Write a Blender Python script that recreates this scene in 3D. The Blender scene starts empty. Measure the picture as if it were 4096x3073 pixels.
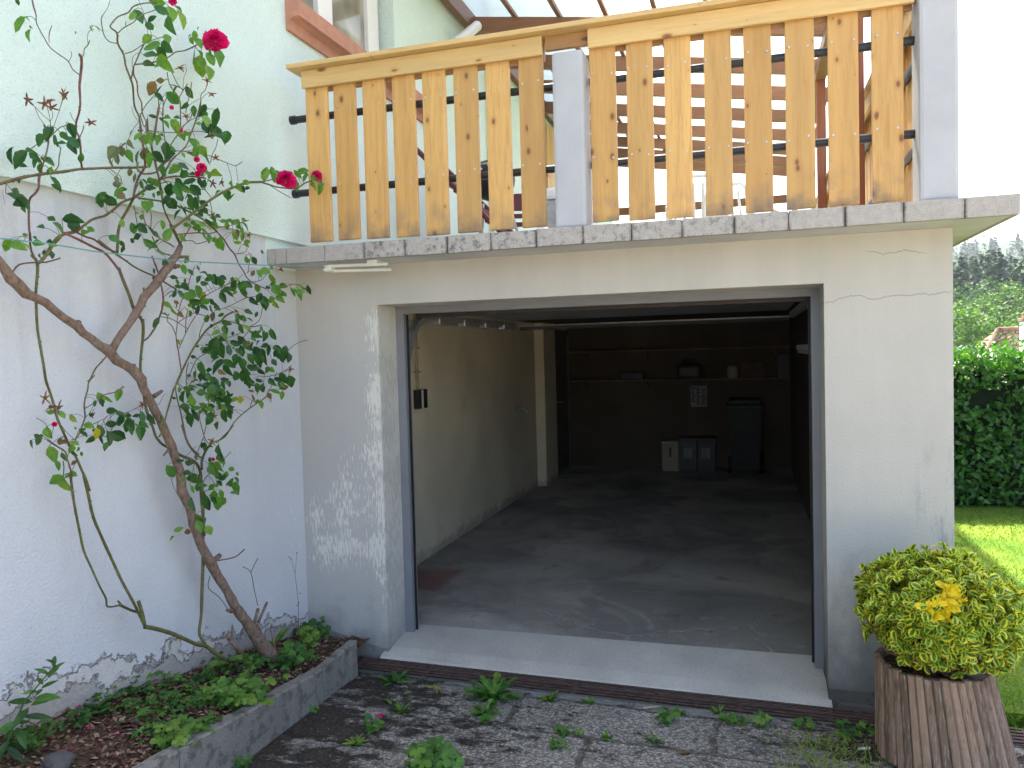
import bpy, bmesh, math, random
from mathutils import Vector, Matrix, noise as mnoise
R = math.radians
random.seed(11)
scene = bpy.context.scene
COL = scene.collection

# ------------------------------------------------------------------ camera, sky, sun, exposure
cam_d = bpy.data.cameras.new("camera")
cam = bpy.data.objects.new("camera", cam_d)
COL.objects.link(cam)
cam_d.sensor_width = 36.0
cam_d.lens = 27.607
cam_d.clip_start = 0.05
cam_d.clip_end = 3000
pitch, roll, yaw = R(-2.2), R(-1.55), R(-16.9)
fwd = Vector((math.sin(yaw) * math.cos(pitch), math.cos(yaw) * math.cos(pitch), math.sin(pitch)))
rgt = Vector((math.cos(yaw), -math.sin(yaw), 0))
upv = rgt.cross(fwd)
r2 = rgt * math.cos(roll) + upv * math.sin(roll)
u2 = upv * math.cos(roll) - rgt * math.sin(roll)
CAM = Vector((2.660, -4.250, 1.738))
cam.matrix_world = Matrix(((r2.x, u2.x, -fwd.x, CAM.x), (r2.y, u2.y, -fwd.y, CAM.y), (r2.z, u2.z, -fwd.z, CAM.z), (0, 0, 0, 1)))
scene.camera = cam

SUN_EL, SUN_AZ = R(60), math.atan2(-0.36, 0.933)      # azimuth from +Y towards +X
world = bpy.data.worlds.new("World")
scene.world = world
world.use_nodes = True
wn = world.node_tree
wn.nodes.clear()
wo = wn.nodes.new("ShaderNodeOutputWorld")
wb = wn.nodes.new("ShaderNodeBackground")
sky = wn.nodes.new("ShaderNodeTexSky")
sky.sky_type = 'NISHITA'
sky.sun_disc = False
sky.sun_elevation = SUN_EL
sky.sun_rotation = SUN_AZ
sky.air_density = 0.85
sky.dust_density = 4.0
sky.ozone_density = 0.4
wb.inputs["Strength"].default_value = 0.15
wn.links.new(sky.outputs[0], wb.inputs[0])
wn.links.new(wb.outputs[0], wo.inputs[0])

sun_d = bpy.data.lights.new("sun", 'SUN')
sun_d.energy = 4.0
sun_d.angle = R(0.5)
sun_d.color = (1.0, 0.95, 0.86)
sun = bpy.data.objects.new("sun", sun_d)
COL.objects.link(sun)
sdir = Vector((math.sin(SUN_AZ) * math.cos(SUN_EL), math.cos(SUN_AZ) * math.cos(SUN_EL), math.sin(SUN_EL)))
sun.rotation_euler = sdir.to_track_quat('Z', 'Y').to_euler()
sun.location = (0, 10, 20)

scene.view_settings.view_transform = 'Standard'
scene.view_settings.look = 'None'
scene.view_settings.exposure = 2.35
scene.view_settings.gamma = 1.0
scene.render.engine = 'CYCLES'
scene.cycles.max_bounces = 8
scene.cycles.diffuse_bounces = 5
scene.cycles.transparent_max_bounces = 12

# ------------------------------------------------------------------ helpers: mesh builder
class MB:
    def __init__(s):
        s.v = []; s.f = []; s.mi = []; s.at = []
        s.cur = 0; s.a = 0.0
    def face(s, idx):
        s.f.append(tuple(idx)); s.mi.append(s.cur); s.at.append(s.a)
    def add(s, vs):
        b = len(s.v); s.v.extend([tuple(p) for p in vs]); return b
    def poly(s, pts):
        b = s.add(pts); s.face(range(b, b + len(pts)))
    def box(s, x0, x1, y0, y1, z0, z1, m=None):
        p = [(x0, y0, z0), (x1, y0, z0), (x1, y1, z0), (x0, y1, z0), (x0, y0, z1), (x1, y0, z1), (x1, y1, z1), (x0, y1, z1)]
        if m is not None: p = [m @ Vector(q) for q in p]
        b = s.add(p)
        for q in ((0, 3, 2, 1), (4, 5, 6, 7), (0, 1, 5, 4), (1, 2, 6, 5), (2, 3, 7, 6), (3, 0, 4, 7)):
            s.face([b + i for i in q])
    def bbox(s, x0, x1, y0, y1, z0, z1, c=0.004, m=None):
        """box with chamfered edges"""
        bm = bmesh.new()
        bmesh.ops.create_cube(bm, size=1)
        for v in bm.verts:
            v.co = Vector((x0 if v.co.x < 0 else x1, y0 if v.co.y < 0 else y1, z0 if v.co.z < 0 else z1))
        bmesh.ops.bevel(bm, geom=list(bm.edges), offset=c, segments=2, affect='EDGES', profile=0.6)
        s.frombm(bm, m)
    def frombm(s, bm, m=None):
        bm.verts.index_update()
        b = s.add([(m @ v.co) if m is not None else v.co for v in bm.verts])
        for f in bm.faces: s.face([b + v.index for v in f.verts])
        bm.free()
    def prism(s, pts, axis, a0, a1):
        """extrude a 2D outline along axis: 'x' pts=(y,z), 'y' pts=(x,z), 'z' pts=(x,y)"""
        def mk(p, a):
            return {'x': (a, p[0], p[1]), 'y': (p[0], a, p[1]), 'z': (p[0], p[1], a)}[axis]
        n = len(pts)
        b = s.add([mk(p, a0) for p in pts] + [mk(p, a1) for p in pts])
        s.face([b + i for i in range(n)][::-1]); s.face([b + n + i for i in range(n)])
        for i in range(n):
            j = (i + 1) % n
            s.face([b + i, b + j, b + n + j, b + n + i])
    def tube(s, pts, rad, n=8, cap=True):
        pts = [Vector(p) for p in pts]
        if not isinstance(rad, (list, tuple)): rad = [rad] * len(pts)
        rings = []
        t0 = (pts[1] - pts[0]).normalized()
        u = t0.orthogonal().normalized()
        for i, p in enumerate(pts):
            if i == 0: t = pts[1] - pts[0]
            elif i == len(pts) - 1: t = pts[-1] - pts[-2]
            else: t = (pts[i + 1] - pts[i]).normalized() + (pts[i] - pts[i - 1]).normalized()
            if t.length < 1e-9: t = t0
            t = t.normalized()
            u = (u - t * u.dot(t))
            u = u.normalized() if u.length > 1e-6 else t.orthogonal().normalized()
            w = t.cross(u)
            rings.append(s.add([p + (u * math.cos(2 * math.pi * k / n) + w * math.sin(2 * math.pi * k / n)) * rad[i] for k in range(n)]))
        for a, b in zip(rings, rings[1:]):
            for k in range(n):
                s.face([a + k, a + (k + 1) % n, b + (k + 1) % n, b + k])
        if cap:
            s.face([rings[0] + k for k in range(n)][::-1]); s.face([rings[-1] + k for k in range(n)])
    def leaf(s, base, d, nrm, L, W, fold=0.18, droop=0.12, ser=0.0, tipw=1.0):
        """a leaf blade of 10 faces: base point, direction, up normal, length, width"""
        d = Vector(d).normalized(); nrm = Vector(nrm)
        side = d.cross(nrm)
        if side.length < 1e-5: side = d.orthogonal()
        side.normalize(); nrm = side.cross(d).normalized()
        base = Vector(base)
        prof = ((0, 0.0), (0.16, 0.62), (0.42, 1.0), (0.7, 0.78 * tipw), (0.9, 0.34 * tipw), (1.0, 0.0))
        mid = []; lf = []; rt = []
        for i, (t, w) in enumerate(prof):
            c = base + d * (L * t) - nrm * (droop * L * t * t)
            hw = 0.5 * W * w * (1 + random.uniform(-ser, ser))
            mid.append(c)
            lf.append(c + side * hw + nrm * (fold * hw * 2)); rt.append(c - side * hw + nrm * (fold * hw * 2))
        b = s.add(mid); l = s.add(lf[1:5]); r = s.add(rt[1:5])
        s.face([b, b + 1, l]); s.face([b, r, b + 1])
        for i in range(1, 4):
            s.face([b + i, b + i + 1, l + i, l + i - 1]); s.face([b + i, r + i - 1, r + i, b + i + 1])
        s.face([b + 4, b + 5, l + 3]); s.face([b + 4, r + 3, b + 5])
    def quadleaf(s, c, d, nrm, L, W):
        """cheap 4-corner leaf (diamond folded on its midrib)"""
        d = Vector(d).normalized(); nrm = Vector(nrm)
        side = d.cross(nrm)
        if side.length < 1e-5: side = d.orthogonal()
        side.normalize(); nrm = side.cross(d).normalized()
        c = Vector(c)
        a = c - d * L * .5; e = c + d * L * .5
        b = s.add([a, c + side * W * .5 + nrm * W * .12 - d * L * .05, e, c - side * W * .5 + nrm * W * .12 - d * L * .05])
        s.face([b, b + 2, b + 1]); s.face([b, b + 3, b + 2])
    def build(s, name, mats, parent=None, smooth=False, attr=False):
        if not isinstance(mats, (list, tuple)): mats = [mats]
        off = parent.matrix_basis.translation if parent is not None and parent.parent is None else Vector((0, 0, 0))
        if parent is not None and parent.parent is not None:
            off = parent.parent.matrix_basis.translation
        me = bpy.data.meshes.new(name)
        me.from_pydata([tuple(Vector(p) - off) for p in s.v], [], s.f)
        for m in mats: me.materials.append(m)
        me.polygons.foreach_set("material_index", s.mi)
        if smooth: me.polygons.foreach_set("use_smooth", [True] * len(s.f))
        if attr:
            at = me.attributes.new("tone", 'FLOAT', 'FACE')
            at.data.foreach_set("value", s.at)
        me.validate(); me.update()
        if not attr:
            bm = bmesh.new(); bm.from_mesh(me)
            bmesh.ops.recalc_face_normals(bm, faces=bm.faces)
            bm.to_mesh(me); bm.free()
        o = bpy.data.objects.new(name, me)
        COL.objects.link(o)
        if parent is not None: o.parent = parent
        return o

def tag(o, label=None, cat=None, group=None, kind=None):
    if label: o["label"] = label
    if cat: o["category"] = cat
    if group: o["group"] = group
    if kind: o["kind"] = kind
    return o
def thing(name, loc, label, cat, group=None):
    o = bpy.data.objects.new(name, None)
    o.empty_display_size = 0.1
    o.location = loc
    COL.objects.link(o)
    return tag(o, label, cat, group)
def rnd(a, b): return random.uniform(a, b)
def rvec():
    while True:
        v = Vector((rnd(-1, 1), rnd(-1, 1), rnd(-1, 1)))
        if 0.05 < v.length < 1: return v.normalized()

# ------------------------------------------------------------------ helpers: materials
class Mat:
    def __init__(s, name, base=(0.5, 0.5, 0.5), rough=0.8, spec=0.3, metal=0.0):
        s.m = bpy.data.materials.new(name)
        s.m.use_nodes = True
        s.t = s.m.node_tree
        s.b = s.t.nodes["Principled BSDF"]
        s.b.inputs["Roughness"].default_value = rough
        s.b.inputs["Specular IOR Level"].default_value = spec
        s.b.inputs["Metallic"].default_value = metal
        s.col = s.rgb(base)
        s.h = None
    def n(s, typ, **kw):
        nd = s.t.nodes.new(typ)
        for k, v in kw.items(): setattr(nd, k, v)
        return nd
    def put(s, nd, key, v):
        if hasattr(v, "is_linked") or hasattr(v, "links"): s.t.links.new(v, nd.inputs[key])
        else: nd.inputs[key].default_value = v
    def rgb(s, c):
        nd = s.n("ShaderNodeRGB"); nd.outputs[0].default_value = (c[0], c[1], c[2], 1); return nd.outputs[0]
    def pos(s): return s.n("ShaderNodeNewGeometry").outputs["Position"]
    def nrm(s): return s.n("ShaderNodeNewGeometry").outputs["True Normal"]
    def objc(s):
        tc = s.n("ShaderNodeTexCoord").outputs["Object"]
        rn = s.n("ShaderNodeObjectInfo").outputs["Random"]
        return s.vmath('ADD', tc, s.comb(s.math('MULTIPLY', rn, 37.0), s.math('MULTIPLY', rn, 91.0), s.math('MULTIPLY', rn, 53.0)))
    def comb(s, x, y, z):
        nd = s.n("ShaderNodeCombineXYZ"); s.put(nd, 0, x); s.put(nd, 1, y); s.put(nd, 2, z); return nd.outputs[0]
    def xyz(s, v):
        nd = s.n("ShaderNodeSeparateXYZ"); s.put(nd, 0, v); return nd.outputs[0], nd.outputs[1], nd.outputs[2]
    def math(s, op, a, b=0.0, c=0.0, clamp=False):
        nd = s.n("ShaderNodeMath", operation=op); nd.use_clamp = clamp
        s.put(nd, 0, a); s.put(nd, 1, b); s.put(nd, 2, c); return nd.outputs[0]
    def vmath(s, op, a, b):
        nd = s.n("ShaderNodeVectorMath", operation=op); s.put(nd, 0, a); s.put(nd, 1, b); return nd.outputs[0]
    def scale(s, v, sx, sy, sz): return s.vmath('MULTIPLY', v, (sx, sy, sz))
    def noise(s, v, sc, detail=4, rough=0.55, dist=0.0):
        nd = s.n("ShaderNodeTexNoise"); s.put(nd, "Vector", v); s.put(nd, "Scale", sc)
        s.put(nd, "Detail", detail); s.put(nd, "Roughness", rough); s.put(nd, "Distortion", dist)
        return nd.outputs["Fac"]
    def voro(s, v, sc, feature='F1', out="Distance", rand=1.0, dim='3D'):
        nd = s.n("ShaderNodeTexVoronoi", feature=feature, voronoi_dimensions=dim); s.put(nd, "Vector", v); s.put(nd, "Scale", sc)
        s.put(nd, "Randomness", rand)
        return nd.outputs[out]
    def ramp(s, f, a, b, lo=0.0, hi=1.0, smooth=False):
        nd = s.n("ShaderNodeMapRange"); nd.clamp = True
        if smooth: nd.interpolation_type = 'SMOOTHSTEP'
        s.put(nd, 0, f); s.put(nd, 1, a); s.put(nd, 2, b); s.put(nd, 3, lo); s.put(nd, 4, hi); return nd.outputs[0]
    def mix(s, f, a, b):
        nd = s.n("ShaderNodeMix", data_type='RGBA'); nd.clamp_factor = True
        s.put(nd, 0, f)
        for k, v in ((6, a), (7, b)):
            if isinstance(v, tuple): v = s.rgb(v)
            s.put(nd, k, v)
        return nd.outputs[2]
    def over(s, f, c): s.col = s.mix(f, s.col, c); return s
    def mul(s, f):
        """multiply the colour by a grey factor"""
        nd = s.n("ShaderNodeMix", data_type='RGBA', blend_type='MULTIPLY'); s.put(nd, 0, 1.0)
        s.put(nd, 6, s.col); g = s.n("ShaderNodeCombineColor")
        for i in range(3): s.put(g, i, f)
        s.t.links.new(g.outputs[0], nd.inputs[7]); s.col = nd.outputs[2]; return s
    def height(s, h): s.h = h if s.h is None else s.math('ADD', s.h, h); return s
    def done(s, dist=0.01, strength=1.0, rough=None, sub=0.0):
        s.t.links.new(s.col, s.b.inputs["Base Color"])
        if s.h is not None:
            bp = s.n("ShaderNodeBump"); s.put(bp, "Strength", strength); s.put(bp, "Distance", dist)
            s.put(bp, "Height", s.h); s.t.links.new(bp.outputs[0], s.b.inputs["Normal"])
        if rough is not None: s.put(s.b, "Roughness", rough)
        return s.m

def plain(name, c, rough=0.7, var=0.12, sc=8.0, spec=0.3, metal=0.0, bump=0.0, bsc=120.0):
    m = Mat(name, c, rough, spec, metal)
    p = m.objc()
    m.mul(m.ramp(m.noise(p, sc, 5), 0.3, 0.7, 1 - var, 1 + var))
    if bump: m.height(m.noise(p, bsc, 3))
    return m.done(bump or 0.001, 0.8)

def leafmat(name, hues, rough=0.45, trans=0.35, spot=None, edge=None):
    """leaf material; the face attribute 'tone' (0..1) picks the colour of each leaf"""
    m = Mat(name, hues[0], rough, 0.35)
    a = m.n("ShaderNodeAttribute"); a.attribute_name = "tone"
    cr = m.n("ShaderNodeValToRGB"); cr.color_ramp.interpolation = 'LINEAR'
    els = cr.color_ramp.elements
    while len(els) < len(hues): els.new(0.5)
    for i, h in enumerate(hues):
        els[i].position = i / (len(hues) - 1); els[i].color = (h[0], h[1], h[2], 1)
    m.t.links.new(a.outputs["Fac"], cr.inputs[0])
    m.col = cr.outputs[0]
    p = m.pos()
    m.mul(m.ramp(m.noise(p, 60.0, 3), 0.3, 0.7, 0.8, 1.2))
    if spot: m.over(m.ramp(m.voro(p, spot[0]), spot[1], spot[1] * 0.6), spot[2])
    out = m.t.nodes["Material Output"]
    tr = m.n("ShaderNodeBsdfTranslucent")
    mx = m.n("ShaderNodeMixShader"); mx.inputs[0].default_value = trans
    m.done()
    hs = m.n("ShaderNodeHueSaturation"); hs.inputs["Saturation"].default_value = 1.15; hs.inputs["Value"].default_value = 1.5
    m.t.links.new(m.col, hs.inputs["Color"]); m.t.links.new(hs.outputs[0], tr.inputs[0])
    m.t.links.new(m.b.outputs[0], mx.inputs[1]); m.t.links.new(tr.outputs[0], mx.inputs[2])
    m.t.links.new(mx.outputs[0], out.inputs[0])
    return m.m
# ------------------------------------------------------------------ materials
def mk_mint():
    m = Mat("mint_render", (0.69, 0.80, 0.735), 0.92, 0.15)
    p = m.pos()
    m.mul(m.ramp(m.noise(p, 0.8, 4), 0.3, 0.7, 0.95, 1.04))
    q = m.scale(p, 1, 1, 1.6)
    m.mul(m.ramp(m.noise(q, 95.0, 3, 0.6), 0.3, 0.46, 0.84, 1.0))  # dark dashes: shade of the roughcast relief put into the colour
    m.height(m.noise(q, 75.0, 4, 0.65)); 
    return m.done(0.012, 1.0)
MINT = mk_mint()

def mk_plinth():
    m = Mat("plinth_render", (0.575, 0.575, 0.59), 0.93, 0.12)
    p = m.pos(); x, y, z = m.xyz(p)
    m.mul(m.ramp(m.noise(p, 1.1, 5), 0.3, 0.7, 0.93, 1.05))
    # faint vertical run-off stains, darker below the green coat
    st = m.noise(m.scale(p, 7, 7, 0.55), 1.0, 5, 0.6)
    m.over(m.math('MULTIPLY', m.ramp(st, 0.5, 0.75), m.ramp(z, 0.9, 2.3, 0.03, 0.55)), (0.37, 0.35, 0.33))
    m.over(m.math('MULTIPLY', m.ramp(m.noise(p, 9.0, 5, 0.7), 0.52, 0.66), m.ramp(z, 1.6, 2.3, 0.0, 0.45)), (0.66, 0.65, 0.63))
    # pale splashes towards the garage corner
    sp = m.noise(m.scale(p, 60, 60, 14), 1.0, 3, 0.6)
    dens = m.math('MULTIPLY', m.ramp(y, -0.5, -0.05), m.math('MULTIPLY', m.ramp(z, 0.25, 0.6), m.ramp(z, 1.5, 0.9)))
    m.over(m.math('MULTIPLY', m.ramp(sp, 0.64, 0.7), dens), (0.74, 0.73, 0.70))
    # flaked-off paint along the foot of the wall: bare plaster with a ragged, raised edge
    base = m.math('MULTIPLY_ADD', y, -0.185, 0.16)
    edge = m.math('ADD', m.math('SUBTRACT', z, base), m.math('MULTIPLY', m.math('SUBTRACT', m.noise(p, 4.0, 6, 0.68), 0.5), -0.50))
    peel = m.ramp(edge, 0.012, -0.006)
    e2 = m.math('ADD', m.math('SUBTRACT', z, base), m.math('MULTIPLY', m.math('SUBTRACT', m.noise(m.vmath('ADD', p, (3.1, 7.7, 1.3)), 7.0, 6, 0.7), 0.5), -0.5))
    peel2 = m.ramp(e2, -0.05, -0.065)
    m.over(peel, m.mix(m.noise(p, 30.0, 5), (0.46, 0.42, 0.38), (0.62, 0.60, 0.58)))
    m.over(peel2, m.mix(m.noise(p, 45.0, 5), (0.28, 0.25, 0.22), (0.45, 0.41, 0.38)))
    rim = m.math('MULTIPLY', m.ramp(edge, -0.012, 0.0), m.ramp(edge, 0.016, 0.006))
    m.over(m.math('MULTIPLY', rim, m.ramp(m.noise(p, 11.0, 4), 0.46, 0.66, 0, 0.7)), (0.30, 0.28, 0.265))
    h = m.noise(m.scale(p, 1, 1, 1.4), 62.0, 4, 0.6)
    m.mul(m.ramp(m.noise(m.scale(p, 1, 1, 1.4), 90.0, 3, 0.6), 0.3, 0.46, 0.88, 1.0))  # small shadows of the rough render painted in as darker dashes
    m.height(m.math('MULTIPLY', h, 0.5))
    m.height(m.math('MULTIPLY', peel, -1.6)); m.height(m.math('MULTIPLY', peel2, -1.5))
    return m.done(0.011, 1.0)
PLINTH = mk_plinth()

def mk_front():
    m = Mat("garage_render", (0.49, 0.465, 0.415), 0.93, 0.12)
    p = m.pos(); x, y, z = m.xyz(p)
    m.mul(m.ramp(m.noise(p, 1.4, 5), 0.3, 0.7, 0.94, 1.06))
    m.mul(m.ramp(m.noise(m.scale(p, 9, 9, 0.8), 1.0, 4), 0.3, 0.7, 0.96, 1.03))
    # left pier greyer and darker, fading out towards the top
    m.over(m.math('MULTIPLY', m.ramp(x, 0.75, 0.45), m.math('MULTIPLY', m.ramp(z, 2.0, 1.6), 0.5)), (0.40, 0.395, 0.385))
    # white splashes of old paint, dense by the opening and low down
    q = m.comb(m.math('MULTIPLY', x, 105.0), m.math('MULTIPLY', y, 75.0), m.math('ADD', m.math('MULTIPLY', z, 17.0), m.math('MULTIPLY', y, 26.0)))
    fl = m.noise(q, 1.0, 3, 0.55)
    near = m.math('MULTIPLY', m.ramp(x, 0.30, 0.54, smooth=True), m.ramp(x, 0.62, 0.56))
    band = m.math('MULTIPLY', m.ramp(z, 2.16, 1.95), m.ramp(z, 0.05, 0.3))
    zt = m.math('SUBTRACT', z, m.math('MULTIPLY', x, 0.9))
    low = m.math('MULTIPLY', m.math('MULTIPLY', m.ramp(z, 0.12, 0.60, smooth=True), m.ramp(zt, 1.12, 0.72, smooth=True)), m.math('MULTIPLY', m.ramp(x, -0.05, 0.06), m.ramp(x, 0.62, 0.50)))
    low = m.math('MULTIPLY', low, 0.86)
    dens = m.math('MAXIMUM', m.math('MULTIPLY', near, band), low)
    wob = m.math('MULTIPLY', dens, m.ramp(m.noise(p, 4.5, 3), 0.3, 0.65, 0.45, 1.15))
    thr = m.ramp(wob, 0.0, 1.0, 0.86, 0.40)
    flk = m.ramp(m.math('SUBTRACT', fl, thr), -0.02, 0.06)
    rev = m.ramp(y, 0.012, 0.03, 1.0, 0.45)
    m.over(m.math('MULTIPLY', m.math('MULTIPLY', flk, rev), m.ramp(dens, 0.0, 0.05)), (0.65, 0.63, 0.56))
    # damp grime at the foot of the right pier and by the corner
    g = m.math('ADD', z, m.math('MULTIPLY', m.math('SUBTRACT', m.noise(m.scale(p, 6, 6, 4), 1.0, 5, 0.65), 0.5), 0.9))
    m.over(m.math('MULTIPLY', m.ramp(g, 0.62, 0.22), m.ramp(x, 2.9, 3.05)), (0.24, 0.235, 0.22))
    m.over(m.math('MULTIPLY', m.math('MULTIPLY', m.ramp(g, 0.24, 0.0), m.ramp(x, 0.5, 3.1, 0.5, 1.0)), 0.9), (0.15, 0.145, 0.13))
    st = m.noise(m.scale(p, 14, 14, 3.5), 1.0, 5, 0.7)
    m.over(m.math('MULTIPLY', m.ramp(st, 0.5, 0.62), m.math('MULTIPLY', m.ramp(x, 3.38, 3.52), m.math('MULTIPLY', m.ramp(z, 0.35, 0.6), m.ramp(z, 1.35, 1.0)))), (0.33, 0.33, 0.33))
    # hairline cracks
    for zc, x0, x1, sl in ((1.955, 2.98, 3.62, 0.05), (2.19, 3.2, 3.5, -0.03)):
        cz = m.math('SUBTRACT', z, m.math('ADD', zc, m.math('MULTIPLY', m.math('SUBTRACT', m.noise(m.comb(x, 3.0, zc), 9.0, 5, 0.6), 0.5), 0.11)))
        cz = m.math('ABSOLUTE', m.math('SUBTRACT', cz, m.math('MULTIPLY', m.math('SUBTRACT', x, x0), sl)))
        m.over(m.math('MULTIPLY', m.ramp(cz, 0.003, 0.001, 0, 0.6), m.math('MULTIPLY', m.ramp(x, x0, x0 + .05), m.ramp(x, x1, x1 - .05))), (0.14, 0.13, 0.12))
    sp = m.voro(m.scale(p, 1, 1, 0.6), 7.0)
    m.over(m.ramp(sp, 0.035, 0.02, 0, 0.4), (0.22, 0.21, 0.2))
    m.height(m.noise(p, 90.0, 4, 0.6))
    return m.done(0.0035, 0.8)
FRONT = mk_front()

def mk_inner():
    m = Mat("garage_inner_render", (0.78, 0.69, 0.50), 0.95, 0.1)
    p = m.pos(); x, y, z = m.xyz(p)
    m.mul(m.ramp(m.noise(p, 1.2, 5), 0.3, 0.7, 0.85, 1.1))
    m.over(m.math('MULTIPLY', m.ramp(m.math('ADD', z, m.math('MULTIPLY', m.noise(p, 8.0, 4), 0.25)), 0.24, 0.16), 0.5), (0.26, 0.20, 0.16))
    m.over(m.math('MULTIPLY', m.ramp(m.noise(p, 2.2, 5), 0.6, 0.75), 0.2), (0.28, 0.24, 0.18))
    m.height(m.noise(p, 70.0, 4))
    return m.done(0.004, 0.8)
INNER = mk_inner()
REAR = plain('shaded_inner_render', (0.09, 0.07, 0.048), 0.95, 0.15, 2, 0.1, 0, 0.003, 70)  # inner render again, the gloom deep in the garage put into its colour

def mk_floor():
    m = Mat("garage_concrete", (0.38, 0.34, 0.29), 0.75, 0.3)
    p = m.pos(); x, y, z = m.xyz(p)
    big = m.noise(p, 1.3, 6, 0.6, 0.6)
    m.mul(m.ramp(big, 0.3, 0.7, 0.6, 1.35))
    m.over(m.math('MULTIPLY', m.ramp(m.noise(m.vmath('ADD', p, (5, 2, 0)), 0.9, 5, 0.62, 0.8), 0.50, 0.56), 0.55), (0.18, 0.165, 0.145))
    # pale cracks and patch seams
    ed = m.voro(m.vmath('ADD', p, m.comb(m.math('MULTIPLY', m.noise(p, 5.0, 4), 0.25), m.math('MULTIPLY', m.noise(p, 6.0, 4), 0.25), 0.0)), 0.85, 'DISTANCE_TO_EDGE')
    m.over(m.math('MULTIPLY', m.ramp(ed, 0.012, 0.004), m.ramp(m.noise(p, 12, 4), 0.35, 0.6)), (0.36, 0.33, 0.27))
    m.over(m.math('MULTIPLY', m.ramp(m.noise(p, 7.0, 6, 0.7), 0.58, 0.68), m.ramp(y, 1.4, 0.5, 0, 0.75)), (0.40, 0.40, 0.40))
    m.over(m.math('MULTIPLY', m.math('MULTIPLY', m.ramp(x, 0.45, 0.38), m.math('MULTIPLY', m.ramp(y, 1.05, 1.1), m.ramp(y, 1.7, 1.6))), 0.6), (0.20, 0.035, 0.035))
    m.over(m.math('MULTIPLY', m.ramp(m.noise(m.vmath('ADD', p, (9, 1, 0)), 3.0, 4), 0.64, 0.72), 0.5), (0.16, 0.06, 0.03))
    m.height(m.noise(p, 60.0, 5)); m.height(m.math('MULTIPLY', m.ramp(ed, 0.012, 0.003), -0.6))
    return m.done(0.006, 0.7)
FLOOR = mk_floor()

def mk_conc(name, c, lich=0.35, sc=1.0, dark=(0.12, 0.115, 0.105), bump=0.006, thr=0.56):
    m = Mat(name, c, 0.95, 0.12)
    p = m.pos()
    m.mul(m.ramp(m.noise(p, 2.5 * sc, 5), 0.3, 0.7, 0.85, 1.12))
    m.mul(m.ramp(m.noise(p, 240 * sc, 2), 0.3, 0.7, 0.72, 1.25))
    n1 = m.noise(p, 11 * sc, 6, 0.7)
    m.over(m.math('MULTIPLY', m.ramp(n1, thr, thr + .1), lich), dark)
    m.over(m.ramp(m.voro(p, 55 * sc), 0.16, 0.09, 0, lich), dark)
    m.height(m.noise(p, 150 * sc, 4)); m.height(m.math('MULTIPLY', n1, 0.8))
    return m.done(bump, 0.8)
KERB = mk_conc("kerb_concrete", (0.245, 0.23, 0.195), 0.65, 1.3, (0.085, 0.08, 0.068), 0.012, 0.50)
SILLC = mk_conc("threshold_concrete", (0.45, 0.415, 0.36), 0.12, 1.0, (0.25, 0.24, 0.22), 0.002, 0.6)
DARKC = mk_conc("dark_concrete", (0.12, 0.112, 0.10), 0.6, 1.4, (0.03, 0.03, 0.027))
ROUGHB = mk_conc("rough_base_concrete", (0.27, 0.26, 0.24), 0.6, 2.0, (0.13, 0.125, 0.115))

def mk_coping():
    m = Mat("coping_tiles", (0.42, 0.385, 0.35), 0.93, 0.12)
    p = m.pos(); x, y, z = m.xyz(p)
    m.mul(m.ramp(m.noise(p, 260, 2), 0.3, 0.7, 0.7, 1.25))
    m.mul(m.ramp(m.noise(p, 30, 4), 0.3, 0.7, 0.88, 1.08))
    n1 = m.noise(p, 24, 6, 0.72); big = m.noise(m.scale(p, 1.7, 1, 1), 1.0, 3)
    inz = m.math('MULTIPLY', m.ramp(x, 0.45, 0.7), m.ramp(x, 3.1, 1.4, 0.25, 1.0))
    m.over(m.math('MULTIPLY', m.math('MULTIPLY', m.ramp(n1, 0.52, 0.62), inz), m.ramp(big, 0.35, 0.6, 0.3, 0.9)), (0.10, 0.095, 0.085))
    m.over(m.math('MULTIPLY', m.ramp(m.voro(p, 60), 0.22, 0.12), m.math('MULTIPLY', inz, 0.8)), (0.12, 0.11, 0.10))
    # dark drips at the joints (one tile every 0.247 m)
    ph = m.math('ABSOLUTE', m.math('SUBTRACT', m.math('FRACT', m.math('DIVIDE', m.math('SUBTRACT', x, 0.132), 0.2465)), 0.5))
    jd = m.math('SUBTRACT', 0.5, ph)
    jd = m.math('ADD', jd, m.math('MULTIPLY', m.math('SUBTRACT', m.noise(p, 60, 4), 0.5), 0.05))
    m.over(m.math('MULTIPLY', m.ramp(jd, 0.06, 0.01), m.math('MULTIPLY', m.ramp(x, 0.3, 0.9, 0.15, 1.0), m.ramp(m.noise(m.scale(p, 4, 1, 9), 1.0, 3), 0.3, 0.6, 0.15, 0.9))), (0.10, 0.09, 0.085))
    m.height(m.noise(p, 200, 3))
    return m.done(0.003, 0.7)
COPING = mk_coping()
SOFFIT = plain("soffit_paint", (0.55, 0.54, 0.53), 0.9, 0.1, 3, 0.1, 0, 0.002, 80)
TERR = plain("terrace_tiles", (0.42, 0.38, 0.34), 0.8, 0.12, 4)

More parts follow.
